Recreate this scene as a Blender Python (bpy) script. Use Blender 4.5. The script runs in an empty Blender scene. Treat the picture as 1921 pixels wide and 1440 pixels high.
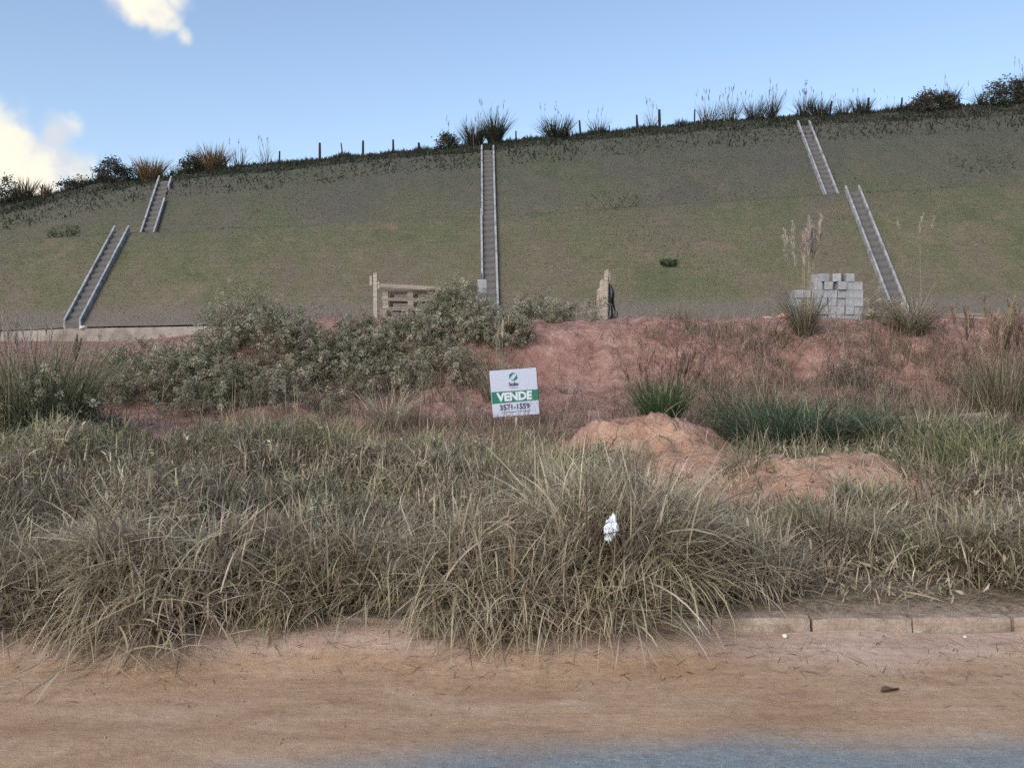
import bpy, math
import numpy as np
from mathutils import Vector, Matrix

R = math.radians
rng = np.random.default_rng(7)
scene = bpy.context.scene
COL = scene.collection

# ------------------------------------------------------------------ camera
FPX, CX, CY, HORIZON = 1600.0, 960.5, 720.0, 645.0
EYE = 1.6
PITCH = math.atan((CY - HORIZON) / FPX)
cd = bpy.data.cameras.new("camera")
cam = bpy.data.objects.new("camera", cd)
COL.objects.link(cam)
cam.location = (0, 0, EYE)
cam.rotation_euler = (math.pi / 2 - PITCH, 0, 0)
cd.sensor_width = 36.0
cd.lens = 36.0 * FPX / 1921.0
cd.clip_start = 0.05
cd.clip_end = 8000
scene.camera = cam

# ------------------------------------------------------------------ light
SUN_EL, SUN_AZ = 36.0, 212.0         # azimuth clockwise from +Y (view axis): a veiled sun behind the camera, no hard shadows
SKY_STRENGTH, SUN_STRENGTH, EXPOSURE = 0.15, 1.5, 0.58
world = bpy.data.worlds.new("World")
scene.world = world
world.use_nodes = True
sun_data = bpy.data.lights.new("sun", 'SUN')
sun_data.energy = SUN_STRENGTH
sun_data.angle = R(40)
sun_data.color = (1.0, 0.96, 0.92)
sun = bpy.data.objects.new("sun", sun_data)
COL.objects.link(sun)
_s = Vector((math.sin(R(SUN_AZ)) * math.cos(R(SUN_EL)), math.cos(R(SUN_AZ)) * math.cos(R(SUN_EL)), math.sin(R(SUN_EL))))
sun.rotation_euler = (-_s).to_track_quat('-Z', 'Y').to_euler()
sun.location = _s * 300
vs = scene.view_settings
scene.display_settings.display_device = 'sRGB'
vs.view_transform = 'Standard'
vs.look = 'None'
vs.exposure = EXPOSURE
vs.gamma = 1.0
vs.use_curve_mapping = False
scene.cycles.max_bounces = 4
scene.cycles.diffuse_bounces = 2
scene.cycles.transmission_bounces = 2
scene.cycles.use_denoising = False
scene.cycles.use_adaptive_sampling = True
scene.cycles.adaptive_threshold = 0.02

def ray(px, py):
    """world direction (Y scaled to 1) through a photograph pixel"""
    u, v = (px - CX) / FPX, (CY - py) / FPX
    y = math.cos(PITCH) + math.sin(PITCH) * v
    z = -math.sin(PITCH) + math.cos(PITCH) * v
    return u / y, z / y

def at(px, py, D):
    a, b = ray(px, py)
    return np.array([a * D, D, EYE + b * D])

# world: clear evening sky with two small lit clouds
nt = world.node_tree
for n in list(nt.nodes):
    nt.nodes.remove(n)
def N(t, typ, **kw):
    n = t.nodes.new(typ)
    for k, v in kw.items():
        setattr(n, k, v)
    return n
def mathn(t, op, a, b=None, c=None, clamp=False):
    n = N(t, 'ShaderNodeMath', operation=op)
    n.use_clamp = clamp
    for i, v in enumerate((a, b, c)):
        if v is None:
            continue
        if isinstance(v, (int, float)):
            n.inputs[i].default_value = v
        else:
            t.links.new(v, n.inputs[i])
    return n.outputs[0]
out = N(nt, 'ShaderNodeOutputWorld')
bg = N(nt, 'ShaderNodeBackground')
sky = N(nt, 'ShaderNodeTexSky', sky_type='NISHITA')
sky.sun_disc = False
sky.sun_elevation = R(SUN_EL)
sky.sun_rotation = R(SUN_AZ)
sky.altitude = 600
sky.air_density = 1.0
sky.dust_density = 3.6
sky.ozone_density = 0.6
tc = N(nt, 'ShaderNodeTexCoord')
nz = N(nt, 'ShaderNodeTexNoise')
nz.inputs['Scale'].default_value = 9.0
nz.inputs['Detail'].default_value = 8.0
nz.inputs['Roughness'].default_value = 0.56
nt.links.new(tc.outputs['Generated'], nz.inputs['Vector'])
nz2 = N(nt, 'ShaderNodeTexNoise')
nz2.inputs['Scale'].default_value = 26.0
nz2.inputs['Detail'].default_value = 6.0
nt.links.new(tc.outputs['Generated'], nz2.inputs['Vector'])
wob = mathn(nt, 'ADD', mathn(nt, 'MULTIPLY', mathn(nt, 'SUBTRACT', nz.outputs['Fac'], 0.5), 1.5),
            mathn(nt, 'MULTIPLY', mathn(nt, 'SUBTRACT', nz2.outputs['Fac'], 0.5), 1.5))
def blob(px, py, rpx, gain=1.0):
    a, b = ray(px, py)
    d = Vector((a, 1.0, b)).normalized()
    n = N(nt, 'ShaderNodeVectorMath', operation='DISTANCE')
    nrm = N(nt, 'ShaderNodeVectorMath', operation='NORMALIZE')
    nt.links.new(tc.outputs['Generated'], nrm.inputs[0])
    nt.links.new(nrm.outputs[0], n.inputs[0])
    n.inputs[1].default_value = d
    return mathn(nt, 'MULTIPLY', mathn(nt, 'SUBTRACT', 1.0, mathn(nt, 'DIVIDE', n.outputs['Value'], rpx / FPX)), gain)
m = None
for b in ((262, -8, 66), (296, 26, 46), (232, -40, 80), (330, 0, 34, .7), (345, 72, 22, .5),
          (28, 302, 80), (-60, 312, 125), (100, 312, 46), (148, 322, 40), (104, 248, 36, .75), (60, 342, 66), (-160, 340, 150)):
    o = blob(*b)
    m = o if m is None else mathn(nt, 'MAXIMUM', m, o)
mr = N(nt, 'ShaderNodeMapRange', interpolation_type='SMOOTHSTEP')
mr.inputs['From Min'].default_value = -0.02
mr.inputs['From Max'].default_value = 0.72
nt.links.new(mathn(nt, 'ADD', m, wob), mr.inputs['Value'])
mixc = N(nt, 'ShaderNodeMix', data_type='RGBA')
nt.links.new(mr.outputs['Result'], mixc.inputs['Factor'])
nt.links.new(sky.outputs['Color'], mixc.inputs['A'])
cc_ = N(nt, 'ShaderNodeMix', data_type='RGBA')
cs_ = N(nt, 'ShaderNodeMapRange', interpolation_type='SMOOTHSTEP')
cs_.inputs['From Min'].default_value = .36; cs_.inputs['From Max'].default_value = .58
nz3 = N(nt, 'ShaderNodeTexNoise'); nz3.inputs['Scale'].default_value = 17.0; nz3.inputs['Detail'].default_value = 5.0
nt.links.new(tc.outputs['Generated'], nz3.inputs['Vector']); nt.links.new(nz3.outputs['Fac'], cs_.inputs['Value'])
nt.links.new(cs_.outputs['Result'], cc_.inputs['Factor'])
cc_.inputs['A'].default_value = (3.2, 3.4, 3.75, 1); cc_.inputs['B'].default_value = (4.7, 4.45, 3.75, 1)
nt.links.new(cc_.outputs['Result'], mixc.inputs['B'])
CLOUD = mixc
nt.links.new(mixc.outputs['Result'], bg.inputs['Color'])
bg.inputs['Strength'].default_value = SKY_STRENGTH
nt.links.new(bg.outputs[0], out.inputs['Surface'])

# ------------------------------------------------------------------ numpy noise
def _h(ix, iy, seed):
    n = (ix.astype(np.int64) * 374761393 + iy.astype(np.int64) * 668265263 + seed * 1442695041) & 0x7fffffff
    n = ((n ^ (n >> 13)) * 1274126177) & 0x7fffffff
    return ((n ^ (n >> 16)) & 0xffff) / 65535.0
def vnoise(x, y, seed=0):
    ix, iy = np.floor(x), np.floor(y)
    fx, fy = x - ix, y - iy
    fx, fy = fx * fx * (3 - 2 * fx), fy * fy * (3 - 2 * fy)
    a, b = _h(ix, iy, seed), _h(ix + 1, iy, seed)
    c, d = _h(ix, iy + 1, seed), _h(ix + 1, iy + 1, seed)
    return (a + (b - a) * fx) * (1 - fy) + (c + (d - c) * fx) * fy
def fbm(x, y, seed=0, o=4, gain=.5):
    s, a, t = 0.0, 1.0, 0.0
    for i in range(o):
        s = s + a * (vnoise(x, y, seed + i * 17) - .5)
        t += a
        a *= gain
        x, y = x * 2.03 + 11.3, y * 2.03 + 5.7
    return s / t * 2
def smooth(a, b, x):
    t = np.clip((x - a) / (b - a), 0, 1)
    return t * t * (3 - 2 * t)

# ------------------------------------------------------------------ the lie of the land
TOE_D = 40.0
_toe = [(-500, 632), (0, 620), (133, 614), (500, 607), (919, 600), (1300, 597), (1690, 590), (1921, 587), (2500, 580)]
TOE_X = np.array([at(p[0], p[1], TOE_D)[0] for p in _toe])
TOE_Z = np.array([at(p[0], p[1], TOE_D)[2] for p in _toe])
SL = math.tan(R(46))
def hit(px, py, zfun, d0, d1):
    a, b = ray(px, py)
    for _ in range(50):
        d = .5 * (d0 + d1)
        if EYE + b * d > zfun(a * d, d):
            d0, d1 = (d0, d1)
            lo = True
        else:
            lo = False
        # above the surface -> go further
        if lo:
            d0 = d
        else:
            d1 = d
    return np.array([a * d, d, EYE + b * d])
def lower_plane(x, d):
    return np.interp(x, TOE_X, TOE_Z) + (d - TOE_D) * SL
_c1 = [(-500, 475), (0, 452), (228, 437), (560, 422), (900, 405), (1250, 386), (1590, 362), (1921, 342), (2500, 310)]
C1 = np.array([hit(p[0], p[1], lower_plane, 40.0, 70.0) for p in _c1])
BERM = 2.9
def upper_plane(x, d):
    return np.interp(x, C1[:, 0], C1[:, 2]) + .02 + (d - np.interp(x, C1[:, 0], C1[:, 1]) - BERM) * SL
_c2 = [(-500, 455), (0, 405), (200, 362), (312, 340), (560, 316), (915, 284), (1280, 250), (1503, 237), (1800, 222), (1921, 216), (2500, 190)]
C2 = np.array([hit(p[0], p[1], upper_plane, 43.0, 90.0) for p in _c2])
_rd = [(-500, 440), (0, 382), (100, 366), (140, 352), (200, 338), (312, 331), (450, 312), (600, 299), (760, 286), (915, 273), (1090, 253),
       (1240, 238), (1400, 225), (1550, 216), (1700, 207), (1800, 198), (1921, 192), (2500, 170)]
RD = np.array([at(p[0], p[1], np.interp(at(p[0], p[1], 56.0)[0], C2[:, 0], C2[:, 1]) + 5.0) for p in _rd])
_kx = np.array([-60.0, 60.0])
def hill_z(x, y):
    x, y = np.asarray(x, float), np.asarray(y, float)
    toez = np.interp(x, TOE_X, TOE_Z)
    d1, z1 = np.interp(x, C1[:, 0], C1[:, 1]), np.interp(x, C1[:, 0], C1[:, 2])
    d2, z2 = np.interp(x, C2[:, 0], C2[:, 1]), np.interp(x, C2[:, 0], C2[:, 2])
    d3, z3 = np.interp(x, RD[:, 0], RD[:, 1]), np.interp(x, RD[:, 0], RD[:, 2])
    db = d1 + BERM
    zb = z1 + .02
    z = np.where(y < d1, toez + (y - TOE_D) / (d1 - TOE_D) * (z1 - toez),
        np.where(y < db, z1 + (y - d1) / BERM * .02,
        np.where(y < d2, zb + (y - db) / np.maximum(d2 - db, .1) * (z2 - zb),
        np.where(y < d3, z2 + (y - d2) / np.maximum(d3 - d2, .1) * (z3 - z2),
                 z3 - .0022 * (y - d3) ** 2))))
    z = z + (.10 * fbm(x * .22, y * .12, 13, 3) + .05 * np.minimum(0, fbm(x * .9, y * .08, 15, 3))) * smooth(40.2, 42, y)
    rough = .045 + .10 * smooth(-.5, 1.5, y - d2)
    z = z + rough * fbm(x * .55, y * .55, 3, 4) + .05 * fbm(x * .13, y * .2, 9, 2)
    z = z + .16 * np.maximum(x - 34, 0) * smooth(40, 52, y)
    return np.maximum(z, -2.0)

PY = np.array([4.70, 5.2, 6, 7, 9, 11, 12.3, 13.7, 14.4, 15.0, 15.5, 17, 18, 25, 40])
PR_ = np.array([.128, .130, .17, .24, .38, .50, .66, 1.00, 1.55, 1.92, 1.99, 2.05, 2.10, 2.26, 2.62])
PL_ = np.array([.128, .130, .17, .23, .36, .48, .60, .80, .96, 1.06, 1.12, 1.16, 1.20, 1.42, 1.74])
MOUNDS = [  # x, y, half-width x, half-width y, height
    (1.55, 9.6, 1.0, 1.0, .33), (1.0, 9.1, .7, .7, .12), (1.85, 8.55, .8, .8, .12), (3.05, 7.75, 1.15, .7, .24), (2.35, 7.4, .6, .45, .08),
    (-3.2, 12.2, .8, .5, .14), (-1.0, 12.0, .7, .5, .16)]
def bank_z(x, y):
    x, y = np.asarray(x, float), np.asarray(y, float)
    tuck = .06 * (1 - smooth(4.67, 4.73, y))
    w = smooth(-.48, -.27, (x - .4) / np.maximum(y, 1))
    yy = y + .5 * fbm(x * .45, y * .1 + 3, 21, 3) * smooth(10.5, 12, y) * (1 - smooth(18, 24, y))
    zr, zl = np.interp(yy, PY, PR_), np.interp(yy, PY, PL_)
    z = zl + (zr - zl) * w
    z = z + (np.interp(x, TOE_X, TOE_Z) - 2.62) * smooth(25, 40, y) * w
    # soft drift of the crest along the bank
    z = z + .06 * fbm(x * .35, y * .2, 31, 3) * smooth(11, 15, y) * (1 - smooth(24, 34, y))
    z = z + .10 * fbm(x * 1.1, y * 1.1, 41, 4) * smooth(5.4, 8, y) * (1 - smooth(17, 20, y))
    z = z + .05 * fbm(x * 3.1, y * 3.1, 51, 4) * smooth(10.5, 12.5, y) * (1 - smooth(18, 26, y))
    z = z + .10 * fbm(x * 2.4, y * .8, 57, 4, .6) * smooth(12.3, 13.6, y) * (1 - smooth(15.6, 16.6, y))
    z = z + .03 * fbm(x * .8, y * .8, 61, 3) * smooth(17, 20, y)
    clod = np.maximum(0, fbm(x * 6.5, y * 6.5, 86, 3) - .12)
    for mx, my, hx, hy, h in MOUNDS:
        wob = .34 * fbm(x * 1.6, y * 1.6, 71, 4)
        r = np.sqrt(((x - mx) / hx) ** 2 + ((y - my) / hy) ** 2) + wob
        z = z + h * (1 - smooth(.25, 1.05, r)) + (.05 * fbm(x * 3.4, y * 3.4, 81, 4, .65) + .07 * clod - .05 * np.abs(fbm(x * 2.2, y * 2.2, 83, 3))) * (1 - smooth(.75, 1.25, r))
    return z - tuck
def road_z(x, y):
    return .012 * fbm(x * .7, y * 2.2, 91, 3) + (.040 + .025 * fbm(x * 1.7, x * 0, 97, 3) + .05 * (1 - smooth(.6, 1.6, x))) * smooth(4.0, 4.62, y + .12 * fbm(x * .9, y * 0 + 2, 95, 3)) 
def H(x, y):
    x, y = np.asarray(x, float), np.asarray(y, float)
    return np.where(y < 4.56, road_z(x, y), np.where(y < 4.71, .12, np.where(y < TOE_D, bank_z(x, y), hill_z(x, y))))
def mound_r(x, y):
    r = np.full(np.shape(x), 9.0)
    for mx, my, hx, hy, h in MOUNDS[:5]:
        r = np.minimum(r, np.sqrt(((x - mx) / hx) ** 2 + ((y - my) / hy) ** 2) + .22 * fbm(x * 1.6, y * 1.6, 71, 3))
    return r
def ground_hit(px, py, d0=4.8, d1=39.9):
    """first meeting of a photograph ray with the land"""
    a, b = ray(px, py)
    ds = np.linspace(d0, d1, 1500)
    f = EYE + b * ds - H(a * ds, ds)
    i = np.argmax(f < 0) if np.any(f < 0) else len(ds) - 1
    d = ds[i]
    return np.array([a * d, d, float(H(a * d, d))])

# ------------------------------------------------------------------ mesh helpers
def link(o, parent=None):
    COL.objects.link(o)
    if parent is not None:
        o.parent = parent
    return o
def mesh_np(name, v, quads=None, tris=None, mat=None, parent=None, col=None, smooth_=False):
    me = bpy.data.meshes.new(name)
    v = np.asarray(v, np.float32).reshape(-1, 3)
    idx, tot = [], []
    if quads is not None and len(quads):
        q = np.asarray(quads, np.int32)
        idx.append(q.ravel()); tot.append(np.full(len(q), 4, np.int32))
    if tris is not None and len(tris):
        t = np.asarray(tris, np.int32)
        idx.append(t.ravel()); tot.append(np.full(len(t), 3, np.int32))
    idx, tot = np.concatenate(idx), np.concatenate(tot)
    me.vertices.add(len(v)); me.vertices.foreach_set('co', v.ravel())
    me.loops.add(len(idx)); me.loops.foreach_set('vertex_index', idx)
    me.polygons.add(len(tot))
    st = np.concatenate([[0], np.cumsum(tot)[:-1]]).astype(np.int32)
    me.polygons.foreach_set('loop_start', st)
    me.polygons.foreach_set('loop_total', tot)
    if smooth_:
        me.polygons.foreach_set('use_smooth', np.ones(len(tot), bool))
    if col is not None:
        at_ = me.attributes.new('tint', 'FLOAT_COLOR', 'POINT')
        c = np.ones((len(v), 4), np.float32); c[:, :3] = col
        at_.data.foreach_set('color', c.ravel())
    me.update(calc_edges=True); me.validate()
    if mat is not None:
        me.materials.append(mat)
    o = bpy.data.objects.new(name, me)
    return link(o, parent)
class MB:
    """collects simple solids for one mesh"""
    def __init__(s): s.v, s.f = [], []
    def add(s, v, f):
        b = len(s.v); s.v += [tuple(map(float, p)) for p in v]; s.f += [tuple(i + b for i in q) for q in f]; return s
    def box(s, lo, hi, M=None):
        x0, y0, z0 = lo; x1, y1, z1 = hi
        v = [(x0, y0, z0), (x1, y0, z0), (x1, y1, z0), (x0, y1, z0), (x0, y0, z1), (x1, y0, z1), (x1, y1, z1), (x0, y1, z1)]
        if M is not None: v = [tuple(M @ Vector(p)) for p in v]
        return s.add(v, [(0, 3, 2, 1), (4, 5, 6, 7), (0, 1, 5, 4), (1, 2, 6, 5), (2, 3, 7, 6), (3, 0, 4, 7)])
    def tube(s, pts, rad, n=6, cap=True):
        pts = [Vector(p) for p in pts]; rings = []
        for i, p in enumerate(pts):
            d = (pts[min(i + 1, len(pts) - 1)] - pts[max(i - 1, 0)]).normalized()
            a = d.orthogonal().normalized() if i == 0 else (a - d * a.dot(d)).normalized()
            b = d.cross(a)
            r = rad[i] if isinstance(rad, (list, tuple)) else rad
            rings.append([p + (a * math.cos(2 * math.pi * k / n) + b * math.sin(2 * math.pi * k / n)) * r for k in range(n)])
        v = [q for r_ in rings for q in r_]; f = []
        for i in range(len(pts) - 1):
            for k in range(n):
                f.append((i * n + k, i * n + (k + 1) % n, (i + 1) * n + (k + 1) % n, (i + 1) * n + k))
        if cap:
            f.append(tuple(range(n))[::-1]); f.append(tuple((len(pts) - 1) * n + k for k in range(n)))
        return s.add(v, f)
    def prism(s, poly, axis_lo, axis_hi):
        """polygon in (y,z) extruded along x"""
        n = len(poly)
        v = [(axis_lo, y, z) for y, z in poly] + [(axis_hi, y, z) for y, z in poly]
        f = [tuple(range(n)), tuple(range(2 * n - 1, n - 1, -1))] + [(i, i + n, (i + 1) % n + n, (i + 1) % n) for i in range(n)]
        return s.add(v, f)
    def mesh(s, name, mat, bevel=0.0):
        me = bpy.data.meshes.new(name); me.from_pydata(s.v, [], s.f); me.update()
        import bmesh
        bm = bmesh.new(); bm.from_mesh(me); bmesh.ops.recalc_face_normals(bm, faces=bm.faces)
        if bevel:
            bmesh.ops.bevel(bm, geom=list(bm.edges), offset=bevel, segments=1, affect='EDGES')
        bm.to_mesh(me); bm.free()
        if mat: me.materials.append(mat)
        return me
    def build(s, name, mat, parent=None, bevel=0.0, loc=None):
        o = bpy.data.objects.new(name, s.mesh(name, mat, bevel))
        if loc is not None: o.location = loc
        return link(o, parent)
def tag(o, label=None, cat=None, group=None, kind=None):
    if label: o["label"] = label
    if cat: o["category"] = cat
    if group: o["group"] = group
    if kind: o["kind"] = kind
    return o
def empty(name, loc, rz=0.0):
    o = bpy.data.objects.new(name, None)
    o.location = Vector([float(c) for c in loc]); o.rotation_euler = (0, 0, rz); o.empty_display_size = .2
    return link(o)

# ------------------------------------------------------------------ materials
def material(name):
    m = bpy.data.materials.new(name); m.use_nodes = True
    return m, m.node_tree, m.node_tree.nodes['Principled BSDF']
def ramp(t, fac, stops):
    r = N(t, 'ShaderNodeValToRGB')
    e = r.color_ramp.elements
    while len(e) > 1: e.remove(e[-1])
    e[0].position, e[0].color = stops[0][0], (*stops[0][1], 1)
    for p, c in stops[1:]:
        n = e.new(p); n.color = (*c, 1)
    t.links.new(fac, r.inputs['Fac'])
    return r.outputs['Color']
def noise(t, vec, scale, detail=5, rough=.55, dist=0.0, vscale=None):
    n = N(t, 'ShaderNodeTexNoise')
    n.inputs['Scale'].default_value = scale; n.inputs['Detail'].default_value = detail
    n.inputs['Roughness'].default_value = rough; n.inputs['Distortion'].default_value = dist
    if vscale is not None:
        mp = N(t, 'ShaderNodeMapping'); mp.inputs['Scale'].default_value = vscale
        t.links.new(vec, mp.inputs['Vector']); vec = mp.outputs['Vector']
    t.links.new(vec, n.inputs['Vector'])
    return n.outputs['Fac']
def mix(t, fac, a, b, mode='MIX'):
    n = N(t, 'ShaderNodeMix', data_type='RGBA', blend_type=mode)
    for k, v in (('Factor', fac), ('A', a), ('B', b)):
        if isinstance(v, (int, float)): n.inputs[k].default_value = v
        elif isinstance(v, tuple): n.inputs[k].default_value = (*v, 1)
        else: t.links.new(v, n.inputs[k])
    return n.outputs['Result']
def bump(t, bsdf, height, strength=.5, dist=.02):
    b = N(t, 'ShaderNodeBump'); b.inputs['Strength'].default_value = strength; b.inputs['Distance'].default_value = dist
    t.links.new(height, b.inputs['Height']); t.links.new(b.outputs[0], bsdf.inputs['Normal'])
def coords(t, kind='Object'):
    return N(t, 'ShaderNodeTexCoord').outputs[kind]
def simple(name, stops, scale=6, rough=.85, bs=.4, bd=.01, bscale=None, vscale=None, spec=.3):
    m, t, b = material(name)
    c = coords(t)
    f = noise(t, c, scale, 7, .62, vscale=vscale)
    t.links.new(ramp(t, f, stops), b.inputs['Base Color'])
    b.inputs['Roughness'].default_value = rough
    b.inputs['Specular IOR Level'].default_value = spec
    bump(t, b, noise(t, c, bscale or scale * 4, 6, .65, vscale=vscale), bs, bd)
    return m

def make_leaf_mat(name, transl=.3, rough=.65):
    m, t, b = material(name)
    a = N(t, 'ShaderNodeAttribute'); a.attribute_name = 'tint'
    f = noise(t, coords(t), 9, 3)
    col = mix(t, f, mix(t, .75, a.outputs['Color'], (.0, .0, .0)), mix(t, .0, a.outputs['Color'], (0, 0, 0)), 'MIX')
    col = mix(t, .55, a.outputs['Color'], col)
    t.links.new(col, b.inputs['Base Color'])
    b.inputs['Roughness'].default_value = rough
    b.inputs['Specular IOR Level'].default_value = .1
    tr = N(t, 'ShaderNodeBsdfTranslucent'); t.links.new(a.outputs['Color'], tr.inputs['Color'])
    mx = N(t, 'ShaderNodeMixShader'); mx.inputs[0].default_value = transl
    t.links.new(b.outputs[0], mx.inputs[1]); t.links.new(tr.outputs[0], mx.inputs[2])
    t.links.new(mx.outputs[0], t.nodes['Material Output'].inputs['Surface'])
    return m
LEAF = make_leaf_mat('plant_leaf', .28)
TURF = make_leaf_mat('turf_blade', .1, .8)

def earth_mat():
    m, t, b = material('red_earth')
    c = coords(t)
    big = noise(t, c, .55, 5, .6)
    mid = noise(t, c, 2.6, 7, .65, .4)
    fine = noise(t, c, 22, 6, .7)
    col = ramp(t, mid, [(.28, (.13, .073, .062)), (.45, (.225, .13, .11)), (.60, (.305, .19, .162)), (.76, (.43, .315, .275))])
    # paler dug soil on the heaps near the road and dull humus under the weeds
    sep = N(t, 'ShaderNodeSeparateXYZ'); t.links.new(c, sep.inputs[0])
    near = N(t, 'ShaderNodeMapRange', interpolation_type='SMOOTHSTEP')
    near.inputs['From Min'].default_value = 11.2; near.inputs['From Max'].default_value = 9.6
    t.links.new(mathn(t, 'ADD', sep.outputs['Y'], mathn(t, 'MULTIPLY', big, 1.4)), near.inputs['Value'])
    dug = ramp(t, mid, [(.25, (.25, .145, .10)), (.5, (.37, .235, .168)), (.75, (.49, .35, .265))])
    col = mix(t, near.outputs['Result'], col, dug)
    col = mix(t, mathn(t, 'MULTIPLY', fine, .5), col, mix(t, .5, col, (.10, .055, .04)))
    front = N(t, 'ShaderNodeMapRange', interpolation_type='SMOOTHSTEP')
    front.inputs['From Min'].default_value = 6.7; front.inputs['From Max'].default_value = 5.9
    t.links.new(mathn(t, 'ADD', sep.outputs['Y'], mathn(t, 'MULTIPLY', mid, .8)), front.inputs['Value'])
    humus = mix(t, mid, ramp(t, fine, [(.3, (.075, .068, .05)), (.7, (.19, .165, .125))]), ramp(t, fine, [(.3, (.15, .115, .085)), (.7, (.30, .23, .175))]))
    col = mix(t, front.outputs['Result'], col, humus)
    # pale terrace ground
    far = N(t, 'ShaderNodeMapRange', interpolation_type='SMOOTHSTEP')
    far.inputs['From Min'].default_value = 36.5; far.inputs['From Max'].default_value = 38.5
    t.links.new(sep.outputs['Y'], far.inputs['Value'])
    col = mix(t, mathn(t, 'MULTIPLY', far.outputs['Result'], .35), col, (.17, .15, .12))
    t.links.new(col, b.inputs['Base Color'])
    b.inputs['Roughness'].default_value = .95; b.inputs['Specular IOR Level'].default_value = .12
    vo = N(t, 'ShaderNodeTexVoronoi', feature='SMOOTH_F1'); vo.inputs['Scale'].default_value = 11.0; vo.inputs['Smoothness'].default_value = .35
    dv = N(t, 'ShaderNodeVectorMath', operation='ADD'); t.links.new(c, dv.inputs[0])
    nv = N(t, 'ShaderNodeTexNoise'); nv.inputs['Scale'].default_value = 6.0; t.links.new(c, nv.inputs['Vector'])
    sc3 = N(t, 'ShaderNodeVectorMath', operation='SCALE'); sc3.inputs['Scale'].default_value = .25; t.links.new(nv.outputs['Color'], sc3.inputs[0])
    t.links.new(sc3.outputs[0], dv.inputs[1]); t.links.new(dv.outputs[0], vo.inputs['Vector'])
    h = mathn(t, 'ADD', mathn(t, 'ADD', mathn(t, 'MULTIPLY', mid, 1.2), mathn(t, 'MULTIPLY', fine, .6)), mathn(t, 'MULTIPLY', vo.outputs['Distance'], -.9))
    bump(t, b, h, .6, .06)
    return m
EARTH = earth_mat()

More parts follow.
